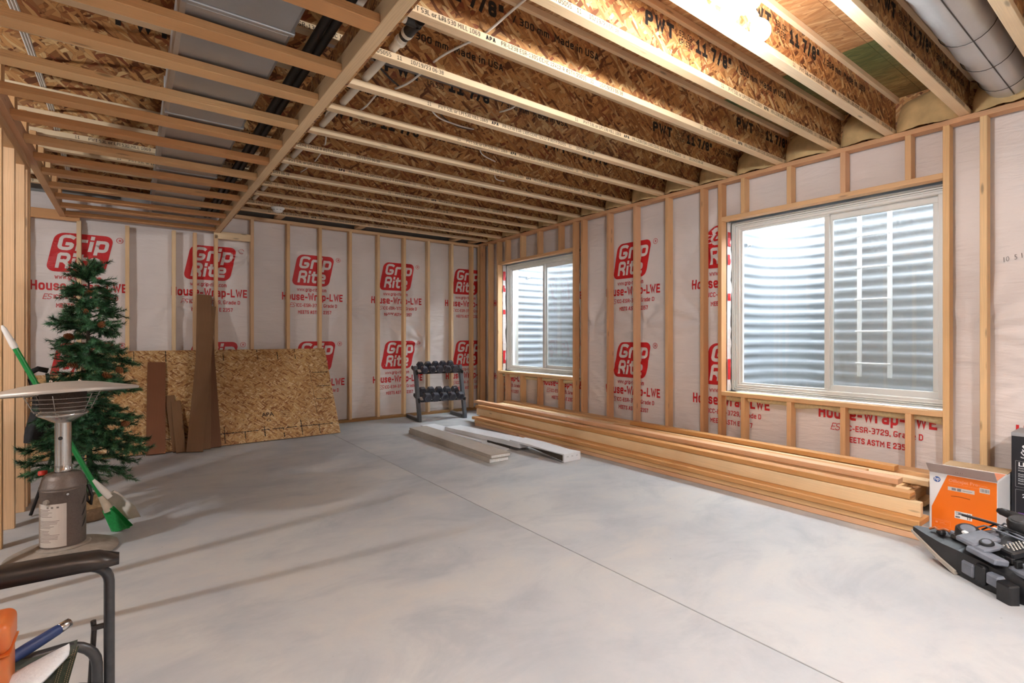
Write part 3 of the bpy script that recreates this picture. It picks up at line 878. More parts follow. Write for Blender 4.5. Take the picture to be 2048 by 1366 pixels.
# ---------------------------------------------------------------- corrugated window wells outside
def make_well(W, label):
    yc = (W[0] + W[1]) / 2
    t = thing('window_well', label, 'window well', (XC1, yc, 0.45))
    hw, dp, r = 0.98, 0.95, 0.42
    path = [(0.0, hw, 0), (dp - r, hw, 0)]
    for k in range(1, 10):
        a = pi / 2 * k / 10
        path.append((dp - r + r * sin(a), hw - r + r * cos(a), 1))
    path += [(dp, hw - r, 0)]
    full = path + [(x, -y, c) for (x, y, c) in reversed(path)]
    # outward normals
    nrm = []
    for i in range(len(full)):
        a = full[max(0, i - 1)]; b = full[min(len(full) - 1, i + 1)]
        tx, ty = b[0] - a[0], b[1] - a[1]; l = math.hypot(tx, ty)
        nrm.append((-ty / l, tx / l))
    hgt, pitch, per = 2.2, 0.108, 12
    nz = int(hgt / pitch * per)
    verts, uvs, faces = [], [], []
    m = len(full)
    for j in range(nz + 1):
        z = hgt * j / nz
        ph = 2 * pi * z / pitch
        s = sin(ph); d = 0.0105 * (s * 1.25 if abs(s) < 0.8 else math.copysign(1.0, s))
        for i, (x, y, c) in enumerate(full):
            k = 0.55 if c else 1.0
            verts.append((x + nrm[i][0] * -d * k, y + nrm[i][1] * -d * k, z)); uvs.append((i * 0.1, z))
    for j in range(nz):
        for i in range(m - 1):
            faces.append((j * m + i, j * m + i + 1, (j + 1) * m + i + 1, (j + 1) * m + i))
    mb = MB(); mb.indexed(verts, faces, uvs, 0, True)
    mb.build('corrugated_liner', GALV, t)
    mb = MB()
    mb.prism([(0.0, hw), (dp - r, hw), (dp - 0.12, hw - 0.12), (dp, hw - r), (dp, -hw + r), (dp - 0.12, -hw + 0.12), (dp - r, -hw), (0.0, -hw)], 2, -0.05, 0.02)
    mb.build('gravel_bed', plain('pea_gravel', sl(150, 142, 130), 0.9, vary=0.4, nscale=60, bstr=1.0), t)
    mb = MB()                                    # bolted lap seam between the two liner rings
    pv = [(x + nrm[i][0] * 0.020, y + nrm[i][1] * 0.020, z) for z in (0.91, 0.925) for i, (x, y, c) in enumerate(full)]
    mb.indexed(pv, [(i, i + 1, m + i + 1, m + i) for i in range(m - 1)], None, 0, True)
    mb.build('lap_seam', DUCT, t)
    mb = MB(); mb.lathe([(0.0, 0.03), (0.012, 0.028), (0.014, 0.0), (0.03, -0.002)], 8)
    mb.box(-0.03, 0.03, -0.01, 0.01, -0.004, 0.004)
    mb.build('bolt', DUCT, t, (0.30, hw - 0.03, 1.72), (pi / 2, 0, 0))
    return t
make_well(W1, 'corrugated galvanised window well outside the window beside the printer box')
make_well(W2, 'corrugated galvanised window well outside the window by the room corner')
# white steel escape ladder hooked in the near well
ladder = thing('escape_ladder', 'white steel escape ladder hung in the window well', 'ladder', (XC1 + 0.86, 1.92, 0.80))
for dy in (-0.128, 0.128):
    mb = MB(); mb.box(0.0, 0.025, dy - 0.018, dy + 0.018, 0.0, 1.80, 0.003); mb.build('rail', PLASTIC_W, ladder)
for k in range(6):
    mb = MB()
    z = 0.135 + 0.315 * k
    mb.tube([(0.012, -0.125, z), (-0.05, -0.14, z), (-0.06, -0.10, z), (-0.06, 0.10, z), (-0.05, 0.14, z), (0.012, 0.125, z)], 0.009, 8)
    mb.build('rung', PLASTIC_W, ladder)
# ---------------------------------------------------------------- ceiling: I-joists, subfloor, soffit frame
ceiling = structure('ceiling', 'open ceiling of wooden I-joists under an OSB subfloor')
JD = 0.302
ZT = ZJ + JD
JYS = [0.58, 1.003, 1.437, 1.814, 2.252, 2.702, 3.105, 3.513, 3.975, 4.376, 4.806, 5.234, 5.641, 6.064, 6.528, 6.907]
JALL = [0.58 - 0.42 * k for k in range(9, 0, -1)] + JYS
FW, FT = 0.058, 0.038
XJ0, XJ1 = XL, XC0
mbj = MB()
mbj.box(0, XJ1 - XJ0, -FW, 0, 0, FT, 0.002)
mbj.box(0, XJ1 - XJ0, -FW, 0, JD - FT, JD, 0.002)
ME_FL = mbj.mesh('i_joist', W_FLANGE)
mbj = MB()
mbj.box(0, XJ1 - XJ0, -FW / 2 - 0.005, -FW / 2 + 0.005, FT - 0.004, JD - FT + 0.004)
ME_WEB = mbj.mesh('web', OSB_WEB)
# stamped lettering, read from the near side of each joist
RX = Matrix.Rotation(pi / 2, 4, 'X')
def flange_stamp():
    mb = MB(); x = 0.0
    for txt, wt in (('11', .12), ('PWT 53L or LPI 530 MILL 1069', .12), ('APA', .24), ('PR-L238 ESR-1305 CCMC 12412-R ASTM D5055', .12), ('11', .12), ('10/19/23 06:38', .12)):
        me = stroke_text(mb, txt, 0.0225, TR((x, 0, 0)) @ RX, xs=0.62, wt=wt, gap=0.26, serif1=True)
        x += stroke_width(me) + (0.03 if txt != '11' else 0.045)
    k = 1.59 / x
    mb.v = [(p[0] * k, p[1], p[2]) for p in mb.v]
    return mb.mesh('flange_stamp', INK)
ME_FS = flange_stamp()
def web_stamp():
    mb = MB()
    def T_(body, h, x, z, w, wt):
        me = stroke_mesh(body, h, 0.8, 0, wt, gap=0.22, serif1=True)
        mb.indexed([TR((x, 0, z)) @ RX @ fit(me, w) @ v.co for v in me.vertices], [tuple(p.vertices) for p in me.polygons], None, 0, False)
    T_('PWT', 0.082, 0, 0, 0.25, 0.26)
    T_('53L OR', 0.034, 0.30, 0.042, 0.12, 0.16); T_('LPI 530', 0.034, 0.30, -0.002, 0.12, 0.16)
    T_('11', 0.082, 0.46, 0, 0.12, 0.26); T_('7/8"', 0.082, 0.62, 0, 0.22, 0.26)
    T_('/ 300 mm', 0.040, 0.90, 0.02, 0.26, 0.18); T_('Made in USA', 0.044, 1.20, 0.02, 0.36, 0.18)
    return mb.mesh('web_stamp', INK)
ME_WS = web_stamp()
FS_X = {3: [0.42, 2.9], 4: [0.95, 3.35], 5: [-0.09, 2.52], 6: [1.568, -1.4], 7: [2.037, -0.9], 8: [-1.05, 2.567], 9: [0.2], 10: [1.02], 11: [-0.35, 2.2], 12: [-0.1, 1.6], 13: [1.956], 14: [0.35, 2.45], 15: [-1.25, 1.35], 2: [3.0], 1: [2.9, 0.6]}
WS_X = {1: [3.0], 2: [2.55], 3: [2.21, -0.6], 4: [3.88, 0.75], 5: [3.41, 0.35], 6: [1.28, -1.7], 7: [2.95, -0.07], 8: [1.15], 9: [2.9, -0.3], 10: [2.2], 11: [3.1, 0.6], 12: [1.7]}
joists = {}
for i, y in enumerate(JALL):
    j = mk('i_joist', ME_FL, ceiling, (XJ0, y, ZJ))
    w = mk('web', ME_WEB, j)
    k = i - 9
    joists[k] = j
    for x in FS_X.get(k, []):
        mk('flange_stamp', ME_FS, j, (x - XJ0, -FW - 0.0008, 0.008))
    for x in WS_X.get(k, []):
        mk('web_stamp', ME_WS, j, (x - XJ0, -FW / 2 - 0.0062, 0.155))
# subfloor sheets above the joists
xs = [XL - 0.3, 1.23, 3.667, XC1 + 0.2]
ys = [YF - 0.2, -1.2, 0.02, 1.24, 2.46, 3.68, 4.90, 6.12, YB + 0.4]
for a in range(3):
    for b in range(len(ys) - 1):
        board('subfloor_sheet', xs[a] + (0.002 if a else 0), xs[a + 1] - 0.002, ys[b] + 0.001, ys[b + 1] - 0.001, ZT, ZT + 0.018,
              OSB_GREEN if a == 2 else OSB_SUB, ceiling, 0.0, grain=0)
# roof of the ground floor above so that no sky light leaks in
board('floor_over', XL - 0.3, XC1, YF - 0.2, YB + 0.4, ZT + 0.03, ZT + 0.06, CONC_WALL, ceiling, 0.0)
board('rim_board', XC0 - 0.03, XC0, YF, YB + 0.1, ZJ, ZT, OSB_WEB, ceiling, 0.0)
# fibreglass stuffed in each bay on top of the window wall
for i in range(len(JALL) - 1):
    y0, y1 = JALL[i] + 0.004, JALL[i + 1] - FW - 0.004
    if y1 < -0.3: continue
    rnd = random.Random(i)
    mb = MB()
    nu, nv = 12, 10
    pv, pf, uv = [], [], []
    for b in range(nv + 1):
        for a in range(nu + 1):
            s, t = a / nu, b / nv
            bulge = (sin(pi * min(1, max(0, s))) ** 0.45) * 0.09 + 0.05
            y = y0 + (y1 - y0) * s
            th = t * pi * 0.55
            hh = 0.285 * (0.55 + 0.45 * sin(pi * s) ** 0.5) + 0.03 * noise.noise(Vector((s * 3, i, 0.5)))
            x = XC0 + 0.02 - (bulge + 0.05) * cos(th) ** 0.7 if th < pi / 2 else XC0 + 0.02 + (th - pi / 2) * 0.3
            z = ZJ - 0.006 + hh * sin(min(th, pi / 2)) + 0.012 * noise.noise(Vector((s * 6, t * 5, i)))
            pv.append((x - 0.03 + 0.02 * noise.noise(Vector((s * 5, t * 4, i + 9.0))), y, z)); uv.append((s, t))
    for b in range(nv):
        for a in range(nu):
            k = b * (nu + 1) + a
            pf.append((k, k + nu + 1, k + nu + 2, k + 1))
    mb.indexed(pv, pf, uv, 0, True)
    mb.build('insulation_batt', GLASSFIB, ceiling)
# flat ladder blocks between the last joist and the back wall plate
for x in (1.52, 2.57, 4.10, 4.45):
    board('ladder_block', x - 0.045, x + 0.045, 6.905, YB + 0.05, ZJ - 0.004, ZJ + 0.034, W_STUD, ceiling)

# ---------------------------------------------------------------- dropped soffit frame
soffit = structure('soffit_frame', 'dropped ladder frame of two-by-fours under the joists')
SX0, SX1, SZ = -0.59, 0.855, 2.452
YS0 = -0.45
board('rail', SX1 - 0.055, SX1, YS0, YB - 0.001, SZ, SZ + D4, W_STUD, soffit)
mbx = MB(); mbx.box(SX1 + 0.001, SX1 + 0.012, YS0, YB - 0.001, SZ + 0.004, ZJ - 0.001); mbx.build('side_sheet', OSB_WEB, soffit)
board('rail', SX0 - 0.012, SX0 + T, 5.10, YB - 0.001, SZ, SZ + D4, W_RIGHT, soffit)
board('rail', SX0 - 0.012, SX0 + T, YS0, 5.10, SZ, SZ + D4, W_RIGHT, soffit)
for y in (0.0, 0.4, 0.8, 1.21, 1.62, 2.05, 2.517, 2.892, 3.30, 3.705, 4.104, 4.547, 4.955, 5.348, 5.80, 6.215, 6.62, 7.06):
    board('cross_member', SX0 + T, SX1 - 0.055, y - D4, y, SZ + 0.003, SZ + 0.041, W_SOFF, soffit)
for y in JALL[8:]:
    board('hanger', SX0 - 0.012, SX0 + 0.025, y - 0.1, y - 0.012, SZ + D4, ZJ, W_SOFF, soffit)

# ---------------------------------------------------------------- stud partition on the left
part = structure('wall_partition', 'bare stud partition under the soffit edge')
PX0, PX1 = SX0 - 0.012 - 0.075, SX0 + 0.004
PX0 = PX1 - D4
board('top_plate', PX0, PX1, 0.9, 5.06, SZ - 2 * T - 0.001, SZ - T - 0.001, W_STUD, part)
board('top_plate', PX0, PX1, 0.9, 5.06, SZ - T, SZ - 0.001, W_STUD, part)
for y0, z1 in ((4.03, 0), (4.42, 0), (4.80, 0), (4.93, 0), (5.02, 0), (3.62, 0), (3.2, 0), (2.8, 0)):
    board('stud', PX0, PX1, y0, y0 + T, 0.0, SZ - 2 * T - 0.001, W_STUD, part)
for a, b in ((4.07, 4.41),):
    pass

# ---------------------------------------------------------------- services between the joists
duct = thing('supply_duct', 'rectangular galvanised sheet metal duct above the soffit cross members', 'duct', (0.36, 3.7, 2.505))
mb = MB()
for a, b in ((-2.6, -1.35), (-1.35, -0.1), (-0.1, 1.15), (1.15, 2.4), (2.4, 3.15)):
    mb.box(-0.205, 0.205, a + 0.002, b - 0.002, 0.0, 0.205, 0.018)
mb.build('casing', DUCT, duct)
for y in (-1.35, -0.1, 1.15, 2.4):
    mb = MB(); mb.box(-0.209, 0.209, y - 0.014, y + 0.014, -0.004, 0.209, 0.004); mb.build('drive_cleat', DUCT, duct)
mb = MB()
mb.tube([(0.2, -1.72, 0.12), (0.28, -1.72, 0.13), (0.36, -1.715, 0.135), (0.42, -1.71, 0.14)], [0.075, 0.078, 0.074, 0.077], 18)
mb.build('branch_duct', FOIL, duct)
mb = MB(); mb.box(-0.45, 0.2, 3.02, 3.2, 0.1, 0.2, 0.01); mb.build('end_boot', DUCT, duct)

pan = thing('joist_pan', 'grey sheet metal pan closing a joist bay above the PVC pipe', 'duct', (1.0, 2.88, 2.905))
mb = MB()
pv, pf, n = [], [], 24
for i in range(n + 1):
    x = -0.1 + 2.75 * i / n
    for k in range(7):
        s = k / 6
        pv.append((x, -0.168 + 0.355 * s, 0.012 * sin(pi * s) * -1 + 0.03 * (i / n)))
for i in range(n):
    for k in range(6):
        pf.append((i * 7 + k, i * 7 + k + 1, (i + 1) * 7 + k + 1, (i + 1) * 7 + k))
mb.indexed(pv, [f[::-1] for f in pf], None, 0, True)
mb.build('sheet', DUCT, pan)

pipe = thing('drain_pipe', 'white PVC drain pipe running through the joists beside the soffit', 'pipe', (1.13, 4.5, 2.79))
mb = MB(); mb.tube([(0.03, -2.03, 0), (0.0, 2.1, 0.0)], 0.024, 14); mb.build('pipe', PVC, pipe)
mb = MB(); mb.tube([(0.032, -2.16, 0), (0.032, -2.10, 0), (0.03, -1.98, 0)], 0.030, 14); mb.tube([(-0.03, -2.13, 0), (0.05, -2.13, 0)], 0.030, 14); mb.build('elbow', BLACKPIPE, pipe)
mb = MB(); mb.tube([(-0.01, -2.13, 0), (-0.35, -2.11, 0.0)], 0.025, 14); mb.build('branch', PVC, pipe)
for y in (-2.02, -1.93):
    mb = MB(); mb.tube([(0.031, y - 0.012, 0), (0.031, y + 0.012, 0)], 0.033, 14); mb.build('collar', PVC, pipe)
bp = thing('black_conduit', 'pair of black pipes running along the soffit', 'pipe', (0.70, 4.2, 2.60))
for dx in (0.0, 0.045):
    mb = MB(); mb.tube([(dx, -2.7, 0.02), (dx, 2.8, 0.02)], 0.02, 12); mb.build('pipe', BLACKPIPE, bp)

def cable(label, pts, r, mat, group=None):
    o = MB()
    # smooth the control points
    P = [Vector(p) for p in pts]; Q = []
    for i in range(len(P) - 1):
        p0, p1, p2, p3 = P[max(0, i - 1)], P[i], P[i + 1], P[min(len(P) - 1, i + 2)]
        for k in range(6):
            t = k / 6
            Q.append(0.5 * ((2 * p1) + (p2 - p0) * t + (2 * p0 - 5 * p1 + 4 * p2 - p3) * t * t + (3 * p1 - p0 - 3 * p2 + p3) * t ** 3))
    Q.append(P[-1])
    c = sum(Q, Vector()) / len(Q)
    o.tube([q - c for q in Q], r, 6)
    ob = o.build('cable', mat, None, c)
    return tag(ob, label, 'cable', group)
cable('white cable threaded through the joists from the lamp bay towards the drain pipe', [(1.50, 1.30, 2.80), (1.50, 1.99, 2.80), (1.47, 2.24, 2.775), (1.42, 2.6, 2.80), (1.38, 2.95, 2.775), (1.30, 3.25, 2.80)], 0.0065, WHITECABLE)
cable('white cable looping between joists beside the drain pipe', [(1.30, 3.25, 2.80), (1.27, 3.5, 2.77), (1.12, 3.72, 2.80), (1.28, 4.3, 2.79), (1.33, 4.85, 2.78), (1.3, 5.4, 2.8)], 0.006, WHITECABLE)
cable('short white cable crossing the grey joist pan', [(2.12, 2.69, 2.83), (2.14, 2.86, 2.80), (2.16, 3.06, 2.84)], 0.006, WHITECABLE)
cable('grey and white cable sagging under the joist stamps', [(1.55, 3.08, 2.80), (1.75, 3.26, 2.775), (1.98, 3.36, 2.80), (2.2, 3.48, 2.86)], 0.0055, WHITECABLE)
cable('black cable sagging beside a white one under the joists', [(1.58, 3.08, 2.83), (1.8, 3.28, 2.80), (2.0, 3.40, 2.81), (2.21, 3.49, 2.86)], 0.0055, BLACKCABLE)
cable('black cable slanting across the joist pan to the white cable', [(1.02, 2.75, 2.83), (1.2, 2.93, 2.80), (1.36, 3.04, 2.79)], 0.006, BLACKCABLE)
cable('short cable hanging in the middle joist bays', [(2.28, 3.52, 2.80), (2.42, 3.7, 2.775), (2.66, 3.85, 2.80), (2.72, 3.95, 2.84)], 0.005, WHITECABLE)
cable('thin white wire drooping below the far joists', [(2.75, 3.98, 2.80), (2.86, 4.12, 2.745), (3.0, 4.18, 2.76), (3.1, 4.33, 2.82)], 0.005, WHITECABLE)
for k in range(3):
    dx = 0.013 * k
    cable('white cable in the bundle above the soffit by the partition', [(-0.47 + dx, 2.9, 2.765), (-0.46 + dx, 3.6, 2.775), (-0.455 + dx * 0.8, 4.2, 2.77), (-0.46 + dx, 4.9, 2.775), (-0.48 + dx, 5.7, 2.77), (-0.5 + dx, 6.6, 2.775)], 0.006, WHITECABLE, 'cable bundle over the soffit')

# foil-wrapped round duct in the bay above the window wall
rd = thing('round_duct', 'foil-wrapped round duct tied with wire in the joist bay', 'duct', (4.42, 0.745, 2.865))
mb = MB()
path = [(0.14 - 0.12 * i, 0.0, 0.0 + 0.004 * sin(i * 1.7)) for i in range(22)]
mb.tube(path, [0.118 + 0.004 * sin(i * 2.3) for i in range(22)], 28); mb.build('foil_jacket', FOIL, rd)
for x in (-0.02, -0.42, -0.85):
    mb = MB(); mb.tube([(x + 0.03 * sin(2 * pi * k / 24), 0.124 * cos(2 * pi * k / 24), 0.124 * sin(2 * pi * k / 24)) for k in range(24)], 0.0022, 5, closed=True)
    mb.build('tie_wire', BLACKCABLE, rd)
mb = MB(); mb.tube([(0.1, -0.03, -0.119), (-2.3, -0.03, -0.119)], 0.003, 5); mb.build('seam', BLACKCABLE, rd)

# smoke alarm under a far joist
sm = thing('smoke_alarm', 'round white smoke alarm under a far joist', 'smoke alarm', (1.385, 6.50, 2.72))
mb = MB(); mb.lathe([(0.0, 0.0), (0.074, 0.0), (0.075, -0.012), (0.066, -0.018)], 32); mb.build('base_plate', PLASTIC_W, sm)
mb = MB(); mb.lathe([(0.066, -0.016), (0.060, -0.032), (0.052, -0.036), (0.050, -0.050), (0.030, -0.058), (0.0, -0.060)], 32); mb.build('cover', PLASTIC_W, sm)
mb = MB()
for k in range(10):
    a = 2 * pi * k / 10
    M = Matrix.Rotation(a, 4, 'Z')
    mb.box(0.053, 0.0605, -0.009, 0.009, -0.034, -0.031, 0, 0, M)
mb.build('vent_slots', BLACKCABLE, sm)

# ceiling lamps: porcelain base with two bare bulbs; one in view, the rest added as fill
def lamp(label, x, y, bulb=None, group=None, z=2.72):
    t = thing('ceiling_lamp', label, 'lamp', (x, y, z), 0, group)
    mb = MB(); mb.box(-0.045, 0.045, -0.155, 0.155, 0.03, 0.068, 0.003); mb.v = [(p[0], p[1], p[2] + max(0.0, 2.72 - z)) for p in mb.v]; mb.build('mounting_block', W_STUD, t)
    mb = MB(); mb.tube([(0, 0, 0.02), (0, 0, 0.032 + max(0.0, 2.72 - z))], 0.02, 12); mb.build('stem', PLASTIC_W, t)
    mb = MB(); mb.lathe([(0.0, 0.031), (0.055, 0.031), (0.06, 0.02), (0.058, -0.006), (0.035, -0.03), (0.0, -0.032)], 28); mb.build('lamp_base', PLASTIC_W, t)
    for s in (-1, 1):
        R = Matrix.Rotation(s * radians(58), 4, 'Y')
        h = MB()
        h.tube([R @ Vector((0, 0, -0.02)), R @ Vector((0, 0, -0.075))], [0.02, 0.022], 16); hh = h.build('socket', PLASTIC_W, t)
        b = MB()
        prof = [(0.014, -0.07), (0.016, -0.085), (0.030, -0.105), (0.041, -0.130), (0.042, -0.152), (0.033, -0.175), (0.016, -0.188), (0.0, -0.190)]
        n0 = len(b.v); b.lathe(prof, 14)
        b.v = [tuple(R @ Vector(p)) for p in b.v]
        b.build('bulb', bulb or FILL_REAR, t)
    return t
lamp('bare twin-bulb ceiling lamp shining between the joists by the window wall', 2.18, 1.20, BULB, z=2.67)
lamp('added unseen twin-bulb fill lamp tucked up in a joist bay behind the camp chair', 0.45, -1.34, z=2.95)  # added out of view as fill, brightens the floor from behind the camera
lamp('added unseen twin-bulb fill lamp hanging on a stem beyond the stud partition', -2.5, 2.88, FILL_LEFT, z=2.45)  # added out of view as fill for the left side and back wall
lamp('added unseen twin-bulb fill lamp tucked up in the rearmost joist bays', 1.9, -2.18, z=2.95)  # added out of view as fill, evens the floor light from the rear
# ================================================================== things on the floor
def frame_matrix(p0, p1, xdir=(1, 0, 0)):
    """local Z along p0->p1, local X as near as possible to xdir"""
    z = (Vector(p1) - Vector(p0)).normalized()
    x = Vector(xdir); x = (x - z * x.dot(z)).normalized()
    y = z.cross(x)
    M = Matrix((x, y, z)).transposed().to_4x4()
    M.translation = Vector(p0)
    return M

def plank(name, p0, p1, w, t, mat, label, cat='board', group=None, xdir=(1, 0, 0), ch=0.002):
    """board standing on its lower edge; thickness grows towards the room (local -Y)"""
    L = (Vector(p1) - Vector(p0)).length
    mb = MB(); mb.box(-w / 2, w / 2, -t, 0, 0, L, ch)
    o = mb.build(name, mat)
    o.matrix_world = frame_matrix(p0, p1, xdir)
    return tag(o, label, cat, group)

# ---------------------------------------------------------------- big OSB sheet leaning on the back wall
SB, STP = Vector((0.86, 6.375, 0.006)), Vector((0.86, 7.03, 1.035))
MS = frame_matrix(SB, STP)
sheet = mk('osb_sheet', None); sheet.matrix_world = MS
tag(sheet, 'large OSB sheet stamped with black nailing lines leaning on the back wall', 'wood sheet')
LS = (STP - SB).length
mb = MB(); mb.box(-1.22, 1.22, -0.011, 0, 0, LS, 0.0, grain=0)
mb.build('panel', OSB_PANEL, sheet)
mb = MB()
def inkline(x0, z0, x1, z1, w=0.008, seed=0):
    rnd = random.Random(seed)
    n = max(2, int(math.hypot(x1 - x0, z1 - z0) / 0.03))
    for i in range(n):
        if rnd.random() < 0.12: continue
        a, b = i / n, (i + 0.9) / n
        ww = w * (0.6 + 0.6 * rnd.random())
        if abs(x1 - x0) > abs(z1 - z0):
            mb.box(x0 + (x1 - x0) * a, x0 + (x1 - x0) * b, -0.0118, -0.0112, z0 + (z1 - z0) * a - ww / 2, z0 + (z1 - z0) * a + ww / 2)
        else:
            mb.box(x0 - ww / 2, x0 + ww / 2, -0.0118, -0.0112, z0 + (z1 - z0) * a, z0 + (z1 - z0) * b)
for k, x in enumerate((-0.84, -0.55, -0.25, 0.02, 0.39, 0.62, 0.83)):
    inkline(x, LS - 0.15, x, LS - 0.005, 0.009, k)
inkline(-1.2, 0.135, 1.15, 0.135, 0.010, 41)
for k in range(11):
    inkline(-1.05 + 0.203 * k, 0.02, -1.05 + 0.203 * k, 0.22 if k % 2 else 0.14, 0.010, 60 + k)
for k, z in enumerate((0.48, 0.66, 0.86)):
    inkline(1.0, z, 1.2, z, 0.008, 90 + k)
inkline(0.98, 0.3, 0.98, 0.98, 0.004, 97)
lettering(mb, 'APA', 0.07, TR((0.36, -0.0118, 0.30)) @ RX, 1.0, 0, 0.001)
lettering(mb, 'O', 0.05, TR((0.40, -0.0118, 0.235)) @ RX, 1.3, 0, 0.0)
for k in range(4):
    lettering(mb, 'RATED SHEATHING', 0.018, TR((0.56, -0.0118, 0.345 - 0.024 * k)) @ RX, 0.7)
mb.build('black_stamps', INK, sheet)

plank('osb_offcut', (-0.70, 6.62, 0.005), (-0.70, 7.06, 0.80), 0.55, 0.012, OSB_PANEL, 'low OSB offcut leaning on the back wall behind the artificial tree', 'wood sheet')

# ---------------------------------------------------------------- brown boards propped on the sheet
def on_sheet(z):      # Y of the sheet's room face at a height
    k = (z - SB.z) / (STP.z - SB.z)
    return SB.y + (STP.y - SB.y) * k - 0.0135
plank('stained_board', (0.197, 6.305, 0.005), (0.224, on_sheet(0.905), 0.905), 0.165, 0.020, W_STAIN, 'wide red-brown stained board leaning on the OSB sheet beside the tree')
plank('stained_board', (0.385, 6.325, 0.004), (0.330, on_sheet(0.55), 0.55), 0.085, 0.018, W_STAIN2, 'short dark brown board half hidden behind another short board')
plank('stained_board', (0.410, 6.262, 0.004), (0.385, on_sheet(0.492) - 0.022, 0.492), 0.088, 0.018, W_STAIN2, 'short brown board with white paint drips leaning on the OSB sheet')
plank('stained_board', (0.705, 6.327, 0.004), (0.700, YB - 0.045, 1.31), 0.150, 0.020, W_STAIN, 'red-brown board standing behind the tall leaning board')
plank('stained_board', (0.60, 6.285, 0.005), (0.695, YB - 0.020, 1.69), 0.150, 0.018, W_STAIN2, 'tallest brown board against the studs with a clipped corner')
plank('stained_board', (0.523, 6.205, 0.004), (0.735, YB - 0.070, 1.555), 0.150, 0.020, W_STAIN2, 'long tapering-view brown board leaning in front of the other boards')
mb = MB()
for (x, z, w, h) in ((0.404, 0.20, 0.006, 0.03), (0.398, 0.17, 0.008, 0.015), (0.402, 0.13, 0.010, 0.02), (0.407, 0.10, 0.006, 0.012), (0.396, 0.075, 0.007, 0.01)):
    pass

# ---------------------------------------------------------------- pile of lumber along the window wall
PILE = 'framing lumber stacked along the window wall'
def stick(y0, y1, x, z, w, h, label, tilt=0.0, yaw=0.0, mat=W_PILE, share=PILE):
    L = y1 - y0
    key = (round(w, 3), round(h, 3), round(L, 2), mat.name)
    if key not in _bc:
        mb = MB(); mb.box(0, w, 0, L, 0, h, 0.003)
        _bc[key] = mb.mesh('lumber', mat)
    o = mk('lumber', _bc[key], None, (x, y0, z), (tilt, 0, yaw))
    return tag(o, label, 'lumber', share)
FLAT = 'two-by-six in the front edge layer of the lumber pile'
stick(0.93, 5.84, 3.712, 0.001, 0.185, 0.038, 'lowest plank along the front edge of the lumber pile', mat=W_ROSE)
stick(1.02, 5.84, 3.708, 0.0425, 0.185, 0.036, 'middle plank along the front edge of the lumber pile', yaw=0.001, mat=W_PILE)
stick(0.985, 5.90, 3.690, 0.0825, 0.185, 0.035, 'uppermost plank along the front edge of the lumber pile', yaw=-0.002, mat=W_AMBER)
stick(1.00, 6.00, 3.778, 0.118, 0.038, 0.089, 'pale two-by-four standing on edge on the front planks of the pile', yaw=-0.0125, mat=W_PALE)
stick(1.055, 6.04, 3.790, 0.2095, 0.089, 0.038, 'amber two-by-four lying on the on-edge board of the pile', yaw=-0.0115, mat=W_AMBER)
ORD = ('lowest', 'second', 'third', 'fourth', 'fifth', 'topmost')
WHERE = ('right behind its front layers', 'in its middle', 'against the wall studs')
for c, (x0, ends) in enumerate(((3.905, (1.10, 5.92)), (4.120, (1.14, 6.02)), (4.347, (1.12, 6.10)))):
    for k in range(6):
        rnd = random.Random(c * 10 + k)
        stick(ends[0] + rnd.uniform(0, 0.06), ends[1] + rnd.uniform(-0.12, 0.10), x0 + (0.006 if k % 2 else 0), 0.001 + k * 0.0345, 0.205 if c == 0 else 0.222, 0.033, '%s wide plank of the lumber pile column %s' % (ORD[k], WHERE[c]))
stick(1.20, 6.06, 3.955, 0.2105, 0.089, 0.036, 'pale two-by-four directly under the long rose-coloured one', mat=W_PALE)
stick(1.16, 6.22, 3.935, 0.249, 0.089, 0.038, 'long rose-coloured two-by-four riding high at the front of the pile', tilt=0.0, mat=W_ROSE)
stick(1.40, 3.76, 4.080, 0.230, 0.089, 0.038, 'eight-foot two-by-four with a waney end lying in the middle of the pile', mat=W_AMBER)
stick(3.86, 5.22, 4.075, 0.211, 0.080, 0.038, 'short pale two-by-four tapering into the middle of the pile', yaw=0.02, mat=W_PALE)
stick(1.07, 6.00, 4.200, 0.211, 0.089, 0.038, 'pale two-by-four running the full pile under the top boards', mat=W_PALE)
stick(1.08, 6.18, 4.425, 0.211, 0.140, 0.038, 'brown two-by-six against the studs at the back of the pile', mat=W_RIGHT)
stick(1.29, 3.67, 4.300, 0.250, 0.089, 0.038, 'amber two-by-four on the very top of the pile below the window', mat=W_AMBER)
stick(4.85, 6.15, 4.052, 0.2085, 0.14, 0.017, 'wide whitish board end at the corner end of the pile', mat=W_STUD, yaw=-0.0)
o = stick(5.24, 5.80, 4.056, 0.2265, 0.13, 0.006, 'thin weathered grey strip on the whitish board of the pile', mat=W_STAIN2)

# ---------------------------------------------------------------- flooring cartons
TAUPE = plain('taupe_card', sl(176, 166, 154), 0.75, vary=0.05, nscale=14)
CARDW = plain('white_card', sl(228, 228, 230), 0.6, vary=0.03, nscale=10)
CARDIN = plain('dark_carton_inside', sl(60, 52, 44), 0.9)
TORN = plain('torn_white_core', sl(236, 234, 230), 0.9, vary=0.1, nscale=80, bstr=0.8)
def carton(label, loc, rz, L, W, H, mat, lid=True):
    t = thing('flooring_carton', label, 'carton', loc, rz)
    mb = MB(); mb.box(0, W, 0, L, 0, H, 0.003); mb.build('carton_body', mat, t)
    return t
c = carton('lower taupe flooring carton on the concrete floor', (2.715, 4.02, 0.0), radians(-1.2), 1.83, 0.225, 0.046, TAUPE)
mb = MB(); mb.box(0.006, 0.219, -0.004, 0.0, 0.004, 0.042, 0.002); mb.build('torn_end', TORN, c)
c = carton('upper taupe flooring carton with a white torn end', (2.722, 4.0, 0.0465), radians(-0.6), 1.80, 0.225, 0.032, TAUPE)
